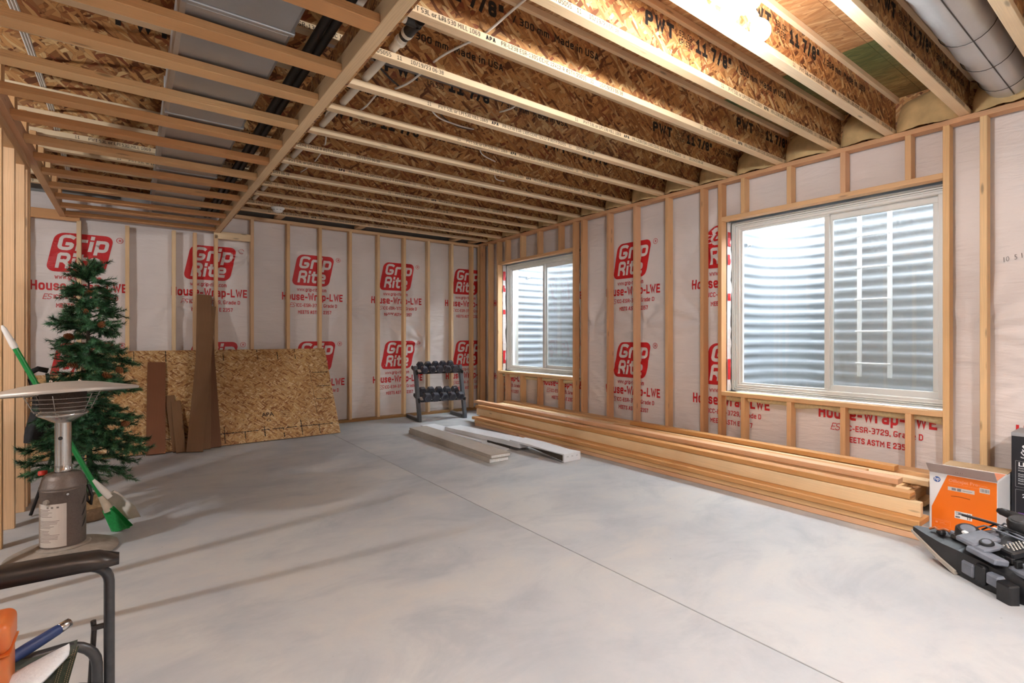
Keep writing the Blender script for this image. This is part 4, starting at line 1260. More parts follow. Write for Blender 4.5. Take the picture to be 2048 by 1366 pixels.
mb = MB(); mb.box(0.005, 0.22, -0.004, 0.0, 0.002, 0.026, 0.002); mb.build('torn_end', TORN, c)
mb = MB(); mb.box(-0.002, 0.227, -0.003, 1.803, 0.0322, 0.0345, 0.001); mb.box(-0.002, 0.0, -0.003, 1.803, 0.026, 0.033, 0.0); mb.build('lid', TAUPE, c)

def bent_carton(label, stations, w, t_):
    """flat white carton swept through stations (x, y, z, half-sag)"""
    o = thing('flooring_carton', label, 'carton', stations[0][:3] and (stations[0][0], stations[0][1], 0))
    bx, by = stations[0][0], stations[0][1]
    mb = MB(); pv, pf = [], []
    for (x, y, z, h) in stations:
        for (dx, dz) in ((0, 0), (w, 0), (w, h), (0, h)):
            pv.append((x - bx + dx, y - by, z + dz))
    n = len(stations)
    for i in range(n - 1):
        for k in range(4):
            k2 = (k + 1) % 4
            pf.append((i * 4 + k, i * 4 + k2, (i + 1) * 4 + k2, (i + 1) * 4 + k))
    pf.append((0, 3, 2, 1)); pf.append(tuple((n - 1) * 4 + k for k in range(4)))
    for f in pf:
        mb.face([pv[i] for i in f])
    ob = mb.build('carton_body', CARDW, o)
    return o
c = bent_carton('flat white flooring carton pushed under the longer white ones', [(3.06, 6.14, 0.001, 0.030), (3.09, 5.3, 0.001, 0.034), (3.11, 4.75, 0.001, 0.036)], 0.205, 0.03)
c = bent_carton('white flooring carton resting across the flat one with a crushed open side', [(3.13, 5.62, 0.040, 0.035), (3.17, 5.0, 0.040, 0.045), (3.215, 4.50, 0.042, 0.050), (3.24, 4.24, 0.036, 0.046)], 0.225, 0.05)
mb = MB()
mb.box(-0.002, 0.001, -1.37, -0.95, 0.043, 0.066)
mb.build('open_side', CARDIN, c)
mb = MB(); mb.prism([(-0.06, 0.006), (0.0, 0.040), (0.0, 0.046), (-0.065, 0.012)], 1, -1.36, -1.0); mb.build('torn_flap', CARDW, c)
c = bent_carton('nearest white flooring carton with a squared printed end', [(3.235, 4.40, 0.088, 0.012), (3.26, 4.1, 0.078, 0.020), (3.285, 3.80, 0.035, 0.046), (3.30, 3.615, 0.002, 0.078)], 0.215, 0.08)
mb = MB()
mb.face([(-0.001 + 0.025, -0.30, 0.078), (0.049, -0.60, 0.036), (0.063, -0.77, 0.012), (0.063, -0.77, 0.07), (0.049, -0.60, 0.075)][::1])
mb.v = [(x - 0.002, y, z) for x, y, z in mb.v]
mb.build('open_side', CARDIN, c)
mb = MB()
GPRINT = plain('grey_print', sl(120, 120, 122), 0.7)
for k in range(3):
    mb = MB(); lettering(mb, 'IIII III', 0.018, TR((0.10 + 0.06 * k, -0.787, 0.045)) @ RX, 0.6); mb.build('end_print', GPRINT, c)

# ---------------------------------------------------------------- dumbbell rack
RUBBER = plain('black_rubber', sl(66, 69, 80), 0.30, vary=0.15, nscale=60)
RACKP = plain('rack_powder_coat', sl(84, 87, 92), 0.38, vary=0.1, nscale=50)
RACKD = plain('rack_tray_black', sl(36, 36, 38), 0.5, vary=0.1)
RZ = radians(-5.5)
rack = thing('dumbbell_rack', 'two-tier grey steel dumbbell rack by the back wall', 'rack', (3.245, 6.53, 0), RZ)
LR = 0.705
for x in (0.0, LR):
    mb = MB(); mb.box(x - 0.025, x + 0.025, 0.0, 0.50, 0.0, 0.05, 0.004); mb.build('foot', RACKP, rack)
    mb = MB()
    Mx = frame_matrix((x, 0.026, 0.045), (x, 0.20, 0.775))
    mb.box(-0.024, 0.024, -0.03, 0.03, 0, 0.75, 0.004, 0, Mx); mb.build('upright', RACKP, rack)
    mb = MB()
    for z, y in ((0.690, 0.18), (0.300, 0.09)):
        M = TR((x, y, z)) @ Matrix.Rotation(radians(20), 4, 'X')
        mb.box(-0.012, 0.012, -0.08, 0.16, -0.012, 0.035, 0.003, 0, M)
    mb.build('tray_bracket', RACKD, rack)
TIER = ((0.690, 0.18, 0.055, 0.036, 0.15), (0.300, 0.09, 0.068, 0.042, 0.17))
for (z, y, hr, hl, ln) in TIER:
    M = TR((0, y, z)) @ Matrix.Rotation(radians(20), 4, 'X')
    for dy in (-0.055, 0.115):
        mb = MB(); mb.box(0.02, LR - 0.02, dy - 0.022, dy + 0.022, 0.0, 0.006, 0.0, 0, M)
        mb.box(0.02, LR - 0.02, dy - 0.024, dy - 0.019, 0.0, 0.028, 0.0, 0, M); mb.build('tray_rail', RACKD, rack)
mb = MB(); lettering(mb, 'AC', 0.04, TR((LR - 0.0265, 0.10, 0.012)) @ Matrix.Rotation(-pi / 2, 4, 'Z') @ RX, 1.0, 0, 0.001); mb.build('maker_mark', INK, rack)
def dumbbell(label, group, M, r, hl, ln):
    """hexagonal-headed dumbbell: axis along local Y"""
    t = thing('dumbbell', label, 'dumbbell', (0, 0, 0), 0, group)
    t.matrix_world = M
    for s in (-1, 1):
        mb = MB()
        prof = [(0.0, ln / 2 - 0.004), (r * 0.62, ln / 2 - 0.004), (r * 0.70, ln / 2), (r * 0.93, ln / 2 - 0.006), (r, ln / 2 - 0.016), (r, ln / 2 - hl * 2 + 0.012), (r * 0.86, ln / 2 - hl * 2), (0.0, ln / 2 - hl * 2)]
        seg = 6
        vs, fs = [], []
        for (q, h) in prof:
            for k in range(seg):
                a = 2 * pi * k / seg
                vs.append((q * cos(a), s * h, q * sin(a)))
        for i in range(len(prof) - 1):
            for k in range(seg):
                k2 = (k + 1) % seg
                f = (i * seg + k, i * seg + k2, (i + 1) * seg + k2, (i + 1) * seg + k)
                mb.face([vs[j] for j in (f if s > 0 else f[::-1])])
        mb.build('head', RUBBER, t)
    mb = MB()
    n = 9
    mb.tube([(0, -ln / 2 + hl * 2 + (ln - 4 * hl) * k / (n - 1), 0) for k in range(n)], [0.013 + 0.003 * sin(pi * k / (n - 1)) for k in range(n)], 10)
    mb.build('handle', STEEL, t)
    return t
for ti, (z, y, hr, hl, ln) in enumerate(TIER):
    for k in range(5):
        r = hr * (1.0 - (0.02 * k if ti else -0.02 * k))
        x = 0.105 + k * (0.128 if ti else 0.118)
        L_ = 0.29 if ti else 0.25
        M = TR((3.245, 6.53, 0)) @ Matrix.Rotation(RZ, 4, 'Z') @ TR((x, y, z)) @ Matrix.Rotation(radians(20), 4, 'X') @ TR((0, 0.03, 0.008 + r * 0.87))
        nth = ('fifth', 'fourth', 'third', 'second', 'first')[k]
        lab = ('small black hex dumbbell on the upper rack tier, %s from the room corner', 'large black hex dumbbell on the lower rack tier, %s from the room corner')[ti] % nth
        dumbbell(lab, ('upper tier dumbbells', 'lower tier dumbbells')[ti], M, r, hl, L_)
# ================================================================== patio heater
BRONZE = plain('hammered_bronze', sl(112, 100, 93), 0.45, 0.25, vary=0.12, nscale=140, bstr=0.5)
DUSTY = plain('dusty_bronze', sl(150, 140, 130), 0.7, 0.1, vary=0.15, nscale=30)
REFL = plain('reflector_aluminium', sl(206, 198, 190), 0.5, 0.5, vary=0.05, nscale=12)
LABELW = plain('label_paper', sl(206, 196, 188), 0.6, vary=0.03)
PRINTG = plain('label_print', sl(120, 108, 100), 0.7)
heater = thing('patio_heater', 'bronze tabletop patio heater with a wide pale reflector', 'heater', (-0.302, 3.74, 0))
HR = radians(-38)     # its front (label side) turned to the lens
mb = MB(); mb.lathe([(0.0, 0.0), (0.235, 0.0), (0.245, 0.006), (0.243, 0.016), (0.20, 0.036), (0.13, 0.052), (0.108, 0.056)], 40); mb.build('base', DUSTY, heater)
mb = MB(); mb.lathe([(0.118, 0.050), (0.120, 0.058), (0.108, 0.064), (0.098, 0.066)], 40); mb.build('base_ring', DUSTY, heater)
mb = MB(); mb.lathe([(0.098, 0.06), (0.098, 0.365), (0.1005, 0.367), (0.1005, 0.373), (0.098, 0.375)], 40); mb.build('tank_body', BRONZE, heater)
mb = MB(); mb.lathe([(0.0985, 0.375), (0.1015, 0.380), (0.1015, 0.386), (0.097, 0.392), (0.090, 0.425), (0.078, 0.447), (0.070, 0.451), (0.037, 0.456)], 40); mb.build('shoulder', BRONZE, heater)
mb = MB(); mb.lathe([(0.036, 0.45), (0.036, 0.735)], 28); pole_h = mb.build('pole', STEEL, heater)
mb = MB(); mb.lathe([(0.0365, 0.456), (0.0385, 0.458), (0.0385, 0.474), (0.0368, 0.476), (0.0368, 0.492), (0.0362, 0.494)], 28); mb.build('collar', STEEL, pole_h)
mb = MB(); mb.tube([(0, -0.0355, 0.645), (0, -0.038, 0.645)], 0.010, 14); o = mb.build('sight_hole', BLACKPIPE, pole_h, None, (0, 0, HR + radians(24)))
mb = MB(); mb.lathe([(0.036, 0.728), (0.052, 0.735), (0.070, 0.748), (0.104, 0.768), (0.112, 0.776), (0.108, 0.784), (0.098, 0.788), (0.090, 0.805), (0.098, 0.808)], 36); mb.build('burner_bowl', STEEL, heater)
EMITTER = plain('emitter_screen', sl(96, 82, 74), 0.5, 0.6, vary=0.25, nscale=160, bstr=0.3)
mb = MB(); mb.lathe([(0.098, 0.80), (0.102, 0.905), (0.0, 0.906)], 36); mb.build('emitter', EMITTER, heater)
cage = MB()
for i, z in enumerate((0.800, 0.822, 0.846, 0.870)):
    r = 0.128 + 0.010 * i
    cage.tube([(r * cos(2 * pi * k / 40), r * sin(2 * pi * k / 40), z) for k in range(40)], 0.0018, 5, closed=True)
for k in range(6):
    a = 2 * pi * k / 6 + 0.35
    cage.tube([(0.095 * cos(a), 0.095 * sin(a), 0.786), (0.122 * cos(a), 0.122 * sin(a), 0.790), (0.166 * cos(a), 0.166 * sin(a), 0.888)], 0.002, 5)
cage.build('guard_cage', STEEL, heater)
R3 = Matrix.Rotation(radians(-5.0), 4, Vector((0.596, 0.803, 0))) @ Matrix.Rotation(radians(-3.0), 4, Vector((0.803, -0.596, 0)))
mb = MB()
prof = [(0.335, -0.012), (0.34, 0.0), (0.325, 0.008), (0.26, 0.020), (0.17, 0.040), (0.09, 0.052), (0.0, 0.055)]
mb.lathe(prof, 48); mb.lathe([(0.335, -0.012), (0.25, 0.006), (0.12, 0.032), (0.0, 0.04)][::1], 48)
mb.build('reflector', REFL, heater, (0.0, 0, 0.897), R3.to_euler())
for a in (0.4, 2.4, 4.4):
    mb = MB(); mb.lathe([(0.009, 0.0), (0.009, 0.008), (0.005, 0.014), (0.0, 0.015)], 10)
    mb.build('cap_nut', STEEL, heater, (0.075 * cos(a), 0.075 * sin(a), 0.946))
def curved(mb, R, z0, z1, a0, a1, n=10, mi=0):
    """patch on a cylinder of radius R; angle 0 faces the lens, positive to the viewer's right"""
    for i in range(n):
        p = []
        for t in (a0 + (a1 - a0) * i / n, a0 + (a1 - a0) * (i + 1) / n):
            th = radians(t) - pi / 2
            p.append((R * cos(th), R * sin(th)))
        mb.face([(p[0][0], p[0][1], z0), (p[1][0], p[1][1], z0), (p[1][0], p[1][1], z1), (p[0][0], p[0][1], z1)], None, mi)
LA = math.degrees(math.atan2(-0.302, 3.74))   # direction from lens
AZ = radians(-LA) * 1.0
mb = MB(); curved(mb, 0.0988, 0.075, 0.305, -86, 8, 14); lb = mb.build('warning_label', LABELW, heater, None, (0, 0, AZ))
mb = MB()
rnd = random.Random(4)
for k in range(24):
    z = 0.275 - k * 0.0075
    if k in (6, 7, 14): continue
    curved(mb, 0.0991, z, z + 0.0025, -70, -70 + 64 * rnd.uniform(0.45, 1.0), 8)
for a in (-42, -30, -16):
    curved(mb, 0.0991, 0.283, 0.292, a, a + 6, 2)
mb.build('label_text', PRINTG, lb)
mb = MB()
for k in range(3):
    z0 = 0.150 + 0.062 * k
    n = 8
    for i in range(n):
        t0, t1 = i / n, (i + 1) / n
        def pt(t, o):
            a = 50 + 24 * t; th = radians(a) - pi / 2
            z = z0 + 0.055 * t ** 1.4 + o * 0.016 * sin(pi * t)
            return (0.0990 * cos(th), 0.0990 * sin(th), z)
        mb.face([pt(t0, -0.3), pt(t1, -0.3), pt(t1, 1), pt(t0, 1)])
mb.build('vent_slots', BLACKPIPE, heater, None, (0, 0, AZ))
mb = MB(); mb.tube([(0, -0.097, 0.318), (0, -0.110, 0.318)], [0.014, 0.012], 14); mb.build('door_knob', DUSTY, heater, None, (0, 0, AZ + radians(-42)))
mb = MB(); mb.tube([(0, -0.097, 0.352), (0, -0.106, 0.352)], [0.009, 0.006], 12); mb.build('rivet', STEEL, heater, None, (0, 0, AZ + radians(10)))
mb = MB()
mb.tube([(0.06, 0.09, 0.36), (0.085, 0.085, 0.33), (0.10, 0.07, 0.26), (0.115, 0.055, 0.24), (0.12, 0.06, 0.29), (0.10, 0.08, 0.35)], 0.008, 8); mb.build('hose', BLACKPIPE, heater)
mb = MB(); mb.lathe([(0.02, 0), (0.02, 0.02), (0.0, 0.021)], 12); mb.build('red_valve', plain('red_cap', sl(196, 54, 40), 0.5), heater, (-0.09, 0.06, 0.44))

# ================================================================== broom with clip-on dustpan
GREEN = plain('green_plastic', sl(24, 130, 62), 0.3, vary=0.06, nscale=20)
BRISTLE = plain('green_bristle', sl(40, 160, 80), 0.5, vary=0.2, nscale=80)
WHITEP = plain('dustpan_white', sl(226, 218, 208), 0.4, vary=0.05)
P0 = Vector((-0.065, 3.985, 0.03)); P1 = Vector((-0.578, 3.975, 1.262))
ax = (P1 - P0).normalized()
broom = thing('broom', 'green-handled broom with a white clip-on dustpan leaning on the partition', 'broom', (-0.06, 3.98, 0))
def bl(t, off=(0, 0, 0)):
    return (P0 + ax * t + Vector(off)) - Vector((-0.06, 3.98, 0))
Ltot = (P1 - P0).length
mb = MB(); mb.tube([bl(0.20), bl(Ltot - 0.13)], 0.0135, 16); mb.build('handle', GREEN, broom)
mb = MB(); mb.tube([bl(Ltot - 0.14), bl(Ltot - 0.12), bl(Ltot - 0.02), bl(Ltot)], [0.0145, 0.0165, 0.012, 0.005], 14); mb.build('grip', PLASTIC_W, broom)
side = Vector((0.803, -0.596, 0)); side = (side - ax * side.dot(ax)).normalized()   # across the broom head
nrm_ = ax.cross(side).normalized()                                              # away from the room, behind the bristles
if nrm_.y < 0: nrm_ = -nrm_
def blade(mb, outline, off, thick, curve=0.0):
    """thin shell in the broom plane: outline of (along, across) pairs"""
    A = [bl(t) + side * s + nrm_ * (off + curve * (1 - (s / 0.12) ** 2)) for t, s in outline]
    B = [p + nrm_ * thick for p in A]
    n = len(A)
    mb.face(A[::-1]); mb.face(B)
    for i in range(n):
        j = (i + 1) % n
        mb.face([A[i], A[j], B[j], B[i]])
# dustpan: a scoop held against the bristles, lip towards the floor
mb = MB()
rows = []
for i in range(13):
    t = 0.215 - 0.205 * i / 12
    hw = 0.024 + 0.082 * min(1, (i / 7.0)) ** 0.8
    sc = []
    for k in range(9):
        s = -1 + 2 * k / 8
        lift = 0.050 * (1 - s * s) * (0.35 + 0.65 * sin(pi * min(1, (i + 2) / 12.0)))
        q_ = bl(t) + side * (hw * s + 0.040) + nrm_ * (0.018 + lift)
        q_.z = max(0.004, q_.z); sc.append(q_)
    rows.append(sc)
verts = [p for r_ in rows for p in r_]
mb.indexed(verts, [(i * 9 + k, i * 9 + k + 1, (i + 1) * 9 + k + 1, (i + 1) * 9 + k) for i in range(12) for k in range(8)], None, 0, True)
mb.build('dustpan', WHITEP, broom)
mb = MB(); mb.tube([bl(0.19) + side * 0.03 + nrm_ * 0.02, bl(0.25) + side * 0.02 + nrm_ * 0.01, bl(0.33) + side * 0.008], [0.020, 0.019, 0.010], 12); mb.build('dustpan_clip', WHITEP, broom)
mb = MB(); mb.tube([bl(0.115), bl(0.15), bl(0.22)], [0.027, 0.022, 0.015], 14)
vs_ = mb.v; mb.build('ferrule', plain('tan_ferrule', sl(190, 176, 156), 0.5), broom)
mb = MB()
rnd = random.Random(8)
for k in range(420):
    s0 = rnd.uniform(-0.05, 0.05); d0 = rnd.uniform(-0.014, 0.016)
    s0 *= 0.55
    a = bl(0.13) + side * s0 + nrm_ * d0
    sp = 2.1 + rnd.uniform(-0.15, 0.15)
    b = bl(0.0) + side * (s0 * sp + 0.03) + nrm_ * (d0 * 1.3) + Vector((rnd.uniform(-0.004, 0.004), 0, 0))
    b.z = max(0.003, b.z - 0.025)
    w = side * 0.0022
    mb.face([a - w, a + w, b + w, b - w]); 
mb.build('bristles', BRISTLE, broom)['kind'] = 'stuff'

# ================================================================== slim artificial fir
NEEDLE, nt_, out_ = new_mat('fir_needles')
_tc1 = N(nt_, 'ShaderNodeTexCoord'); _no = N(nt_, 'ShaderNodeTexNoise', {'Vector': _tc1.outputs['Object'], 'Scale': 22.0, 'Detail': 2.0})
_cc = ramp(nt_, _no.outputs[0], [(0.3, sl(36, 66, 44)), (0.55, sl(56, 104, 66)), (0.75, sl(92, 142, 92))])
principled(nt_, out_, _cc, 0.5)
BARK = plain('wrapped_stem', sl(58, 48, 36), 0.8)
tree = thing('artificial_fir', 'slim artificial fir tree with pine cones beside the OSB sheet', 'tree', (-0.225, 4.36, 0))
mb = MB(); mb.tube([(0, 0, 0.10), (0.004, 0, 0.6), (-0.004, 0, 1.2), (0.0, 0, 1.62)], [0.016, 0.014, 0.010, 0.004], 8); mb.build('trunk', BARK, tree)
def branch_mesh(L, seed):
    rnd = random.Random(seed)
    mb = MB()
    def needles(p, q, n, ln):
        d = (q - p)
        for i in range(n):
            c = p + d * rnd.random()
            v = Vector((rnd.gauss(0, 1), rnd.gauss(0, 1), rnd.gauss(0, 1)))
            v = (v - d.normalized() * v.dot(d.normalized())).normalized() + d.normalized() * 0.75
            e = c + v.normalized() * ln * rnd.uniform(0.7, 1.1)
            w = d.cross(v).normalized() * 0.0019
            mb.face([c - w, c + w, e], [(0, 0), (0, 0.01), (0.02, 0)], 0)
    tip = Vector((L, 0, -0.10 * L))
    mid = Vector((L * 0.5, 0, 0.02))
    needles(Vector((0.02, 0, 0)), mid, int(L * 520), 0.034); needles(mid, tip, int(L * 760), 0.036)
    for k in range(int(6 + L * 24)):
        t = 0.2 + 0.75 * rnd.random()
        b0 = mid * (t * 2) if t < 0.5 else mid + (tip - mid) * (t * 2 - 1)
        a = rnd.choice((-1, 1)) * rnd.uniform(0.4, 1.0)
        l = rnd.uniform(0.07, 0.12) * (1.1 - 0.4 * t)
        b1 = b0 + Vector((cos(a) * l, sin(a) * l, rnd.uniform(-0.045, 0.035)))
        needles(b0, b1, int(l * 1050), 0.033)
        mb.tube([b0, b1], 0.002, 3, 1, cap=False)
    mb.tube([(0, 0, 0), mid, tip], [0.004, 0.003, 0.002], 4, 1, cap=False)
    return mb.mesh('branch', [NEEDLE, BARK])
BM = [[branch_mesh(L, s + int(L * 100)) for s in range(3)] for L in (0.10, 0.17, 0.24, 0.31)]
rnd = random.Random(21)
z = 0.36; ang = 0.0
while z < 1.60:
    f = (1.60 - z) / 1.24
    rad = 0.06 + 0.27 * f ** 0.8
    L = rad * rnd.uniform(0.75, 1.12)
    i = min(range(4), key=lambda k: abs((0.10, 0.17, 0.24, 0.31)[k] - L))
    if z > 0.5 or rnd.random() < 0.8:
        o = mk('branch', BM[i][rnd.randrange(3)], tree, (0, 0, z), (rnd.uniform(-0.3, 0.3), radians(rnd.uniform(-22, 18)) + (0.25 if z < 0.8 else 0.05) - (0.9 if z > 1.55 else 0), ang))
    ang += 2.4 + rnd.uniform(-0.3, 0.3)
    z += 0.0105 + 0.005 * (1 - f)
for k in range(3):
    mk('branch', BM[0][k], tree, (0, 0, 1.54), (0, radians(-70 + 18 * k), k * 2.1))
CONE = plain('pine_cone', sl(146, 92, 54), 0.7, vary=0.3, nscale=90)
mbc_ = MB()
for i in range(7):
    zz = -0.028 + 0.008 * i; r = 0.022 * sin(pi * (i + 1.2) / 8.6)
    for k in range(7):
        a = 2 * pi * k / 7 + i * 0.45
        M = Matrix.Rotation(a, 4, 'Z')
        mbc_.face([M @ Vector((0.004, -0.006, zz)), M @ Vector((r, -0.005, zz + 0.004)), M @ Vector((r * 1.05, 0.005, zz + 0.006)), M @ Vector((0.004, 0.006, zz))])
        mbc_.face([M @ Vector((0.004, -0.006, zz + 0.007)), M @ Vector((r, -0.005, zz + 0.004)), M @ Vector((r * 1.05, 0.005, zz + 0.006)), M @ Vector((0.004, 0.006, zz + 0.007))])
ME_CONE = mbc_.mesh('pine_cone', CONE)
for (x, y, zz) in ((0.0, -0.10, 1.48), (-0.02, -0.11, 1.36), (0.07, -0.12, 1.28), (-0.09, -0.12, 1.20), (-0.07, -0.15, 1.02), (0.10, -0.18, 0.95), (0.16, -0.10, 0.98), (-0.14, -0.14, 0.80), (0.19, -0.08, 0.62)):
    mk('pine_cone', ME_CONE, tree, (x, y, zz), (rnd.uniform(1.0, 2.2), 0, rnd.uniform(0, 6)))
BASKET = plain('brown_basket', sl(124, 98, 72), 0.75, vary=0.2, nscale=60, bstr=0.5)
mb = MB(); mb.lathe([(0.0, 0.002), (0.084, 0.0), (0.098, 0.016), (0.102, 0.06), (0.096, 0.085), (0.088, 0.086), (0.088, 0.07)], 28); mb.build('pot', BASKET, tree)
BURLAP = plain('burlap', sl(176, 146, 108), 0.9, vary=0.25, nscale=50, bstr=0.9)
mb = MB()
pv, pf = [], []
for i in range(7):
    for k in range(24):
        a = 2 * pi * k / 24
        r = (0.092, 0.086, 0.068, 0.05, 0.042, 0.05, 0.03)[i] * (1 + 0.10 * sin(a * 7 + i))
        pv.append((r * cos(a), r * sin(a), (0.07, 0.095, 0.11, 0.13, 0.15, 0.165, 0.16)[i]))
for i in range(6):
    for k in range(24):
        pf.append((i * 24 + k, i * 24 + (k + 1) % 24, (i + 1) * 24 + (k + 1) % 24, (i + 1) * 24 + k))
mb.indexed(pv, pf, None, 0, True); mb.build('burlap_wrap', BURLAP, tree)

# ================================================================== folded black camp stool behind the tree
BLKFAB = plain('black_canvas', sl(38, 37, 38), 0.85, vary=0.2, nscale=40, bstr=0.4)
DKTUBE = plain('dark_tube', sl(52, 50, 50), 0.4, 0.5)
st = thing('folded_camp_chair', 'folded black camp chair propped against the partition behind the heater', 'chair', (-0.48, 4.62, 0))
mb = MB()
rows = []
for i in range(10):
    t = i / 9
    row = []
    for k in range(9):
        s = k / 8
        x = -0.07 + 0.26 * s + 0.02 * sin(t * 5 + s * 4)
        y = -0.02 + 0.05 * sin(s * 6 + t * 3)
        zz = 0.92 - 0.42 * t - 0.10 * (s * s) - 0.06 * sin(pi * s) * (1 - t)
        row.append((x, y, zz))
    rows.append(row)
vv = [p for r_ in rows for p in r_]
ff = [(i * 9 + k, i * 9 + k + 1, (i + 1) * 9 + k + 1, (i + 1) * 9 + k) for i in range(9) for k in range(8)]
mb.indexed(vv, ff, None, 0, True); mb.indexed([(x, y + 0.02, z_) for x, y, z_ in vv], [f[::-1] for f in ff], None, 0, True)
mb.build('canvas', BLKFAB, st)
for a, b in (((-0.07, 0.0, 0.98), (0.15, -0.03, 0.01)), ((0.16, 0.02, 0.78), (-0.06, 0.03, 0.01)), ((0.02, 0.05, 0.95), (0.12, 0.06, 0.01)), ((0.19, 0.0, 0.7), (0.03, -0.03, 0.01))):
    mb = MB(); mb.tube([a, b], 0.010, 10); mb.build('leg', DKTUBE, st)
mb = MB(); mb.tube([(-0.07, 0.0, 0.955), (-0.02, 0.0, 0.985), (0.03, 0.0, 0.97)], 0.018, 10); mb.build('foam_grip', BLKFAB, st)
# ================================================================== camp chair in the foreground
ARMP = plain('black_arm_plastic', sl(40, 35, 33), 0.38, vary=0.12, nscale=60, bstr=0.15)
TUBE = plain('graphite_tube', sl(74, 74, 76), 0.38, 0.55, vary=0.1, nscale=60)
CANVAS = plain('dark_green_canvas', sl(62, 66, 58), 0.9, vary=0.15, nscale=160, bstr=0.5)
HEM = plain('green_hem', sl(52, 60, 46), 0.9, vary=0.2, nscale=120, bstr=0.5)
STITCH = plain('tan_stitching', sl(168, 138, 106), 0.8)
CX, CY = -0.30, 1.33          # chair centre; it faces +X
chair = thing('camp_chair', 'black-armed folding camp chair with a dark green canvas seat', 'chair', (CX, CY, 0))
for s in (1, -1):
    y = s * 0.31
    # arm rest: padded top shell over a tapering body
    mb = MB()
    pv, pf, n = [], [], 14
    for i in range(n + 1):
        t = i / n
        x = 0.275 - 0.56 * t
        wd = 0.028 if i else 0.018
        z0 = 0.628 + 0.006 * t
        zt = 0.662 + 0.010 * sin(pi * min(1, t * 1.2)) - (0.012 if i == 0 else 0)
        if i == 0: zt -= 0.006
        ring = [(x, y - wd, z0), (x, y - wd * 1.1, z0 + 0.018), (x, y - wd * 0.95, zt - 0.006), (x, y - wd * 0.5, zt), (x, y + wd * 0.5, zt), (x, y + wd * 0.95, zt - 0.006), (x, y + wd * 1.1, z0 + 0.018), (x, y + wd, z0)]
        pv += ring
    for i in range(n):
        for k in range(8):
            pf.append((i * 8 + k, (i + 1) * 8 + k, (i + 1) * 8 + (k + 1) % 8, i * 8 + (k + 1) % 8))
    pf.append(tuple(range(8))); pf.append(tuple(n * 8 + k for k in range(7, -1, -1)))
    mb.indexed(pv, pf, None, 0, True); arm = mb.build('arm_rest', ARMP, chair)
    # front post: runs under the arm and bends down
    mb = MB()
    P = [(0.17, y, 0.634), (0.21, y, 0.630)]
    P += [(0.21 + 0.045 * sin(radians(a)), y, 0.585 + 0.045 * cos(radians(a))) for a in range(15, 91, 15)]
    P += [(0.255, y, 0.40), (0.255, y, 0.012)]
    mb.tube(P, 0.0115, 14); mb.build('front_post', TUBE, chair)
    # seat side rail that bends down beside the post
    mb = MB()
    P = [(-0.26, y - 0.012 * s, 0.44), (0.17, y - 0.012 * s, 0.452)]
    P += [(0.17 + 0.062 * sin(radians(a)), y - 0.012 * s, 0.39 + 0.062 * cos(radians(a))) for a in range(15, 91, 15)]
    P += [(0.232, y - 0.012 * s, 0.20), (0.225, y - 0.012 * s, 0.02)]
    mb.tube(P, 0.0115, 14); mb.build('seat_rail', TUBE, chair)
    mb = MB(); mb.tube([(0.223, y + 0.012 * s, 0.49), (0.225, y + 0.012 * s, 0.47), (0.205, y + 0.012 * s, 0.10)], 0.006, 8); mb.build('brace_strut', ARMP, chair)
    mb = MB(); mb.box(0.220, 0.250, y + 0.006 * s - 0.005, y + 0.006 * s + 0.005, 0.468, 0.480, 0.002); mb.build('hinge', ARMP, chair)
    mb = MB(); mb.tube([(0.255, y + 0.013 * s, 0.475), (0.255, y + 0.018 * s, 0.475)], 0.006, 8); mb.build('rivet', TUBE, chair)
    mb = MB(); mb.tube([(-0.27, y, 0.012), (-0.28, y, 0.45), (-0.36, y, 0.98)], 0.0115, 12); mb.build('back_post', TUBE, chair)
mb = MB()
nx, ny = 14, 18
pv, pf = [], []
def seat_z(u, v):
    return 0.452 - 0.042 * sin(pi * v) * (0.5 + 0.5 * sin(pi * min(1, u + 0.2))) - 0.004 * sin(u * 9)
for i in range(nx + 1):
    for k in range(ny + 1):
        u, v = i / nx, k / ny
        pv.append((-0.26 + 0.455 * u - 0.015 * sin(pi * v) * u, -0.30 + 0.60 * v, seat_z(u, v) + (0.013 if k in (0, ny) else 0)))
for i in range(nx):
    for k in range(ny):
        a = i * (ny + 1) + k
        pf.append((a, a + ny + 1, a + ny + 2, a + 1))
mb.indexed(pv, pf, None, 0, True); seat = mb.build('seat', CANVAS, chair)
mb = MB()
def strip(u0, u1, v0, v1, h, mi=0, n=18):
    for k in range(n):
        a, b = v0 + (v1 - v0) * k / n, v0 + (v1 - v0) * (k + 1) / n
        q = [(-0.26 + 0.455 * u - 0.015 * sin(pi * v) * u, -0.30 + 0.60 * v, seat_z(u, v) + h) for u, v in ((u0, a), (u1, a), (u1, b), (u0, b))]
        mb.face(q, None, mi, True)
strip(0.945, 1.01, 0.0, 1.0, 0.003)
for k in range(1):
    n = 18
    for i in range(n):
        a, b = i / n, (i + 1) / n
        q = [(-0.26 + 0.455 * u, -0.30 + 0.60 * v, seat_z(u, 0.93) + 0.004) for u, v in ((a, 0.905), (b, 0.905), (b, 0.935), (a, 0.935))]
        mb.face(q, None, 0, True)
mb.build('hem', HEM, seat)
mb = MB()
for u in (0.952, 0.962, 0.990, 1.0):
    for k in range(90):
        v = (k + 0.2) / 90
        q = [(-0.26 + 0.455 * uu - 0.015 * sin(pi * vv_) * uu, -0.30 + 0.60 * vv_, seat_z(uu, vv_) + 0.0045) for uu, vv_ in ((u, v), (u + 0.0025, v), (u + 0.0025, v + 0.006), (u, v + 0.006))]
        mb.face(q)
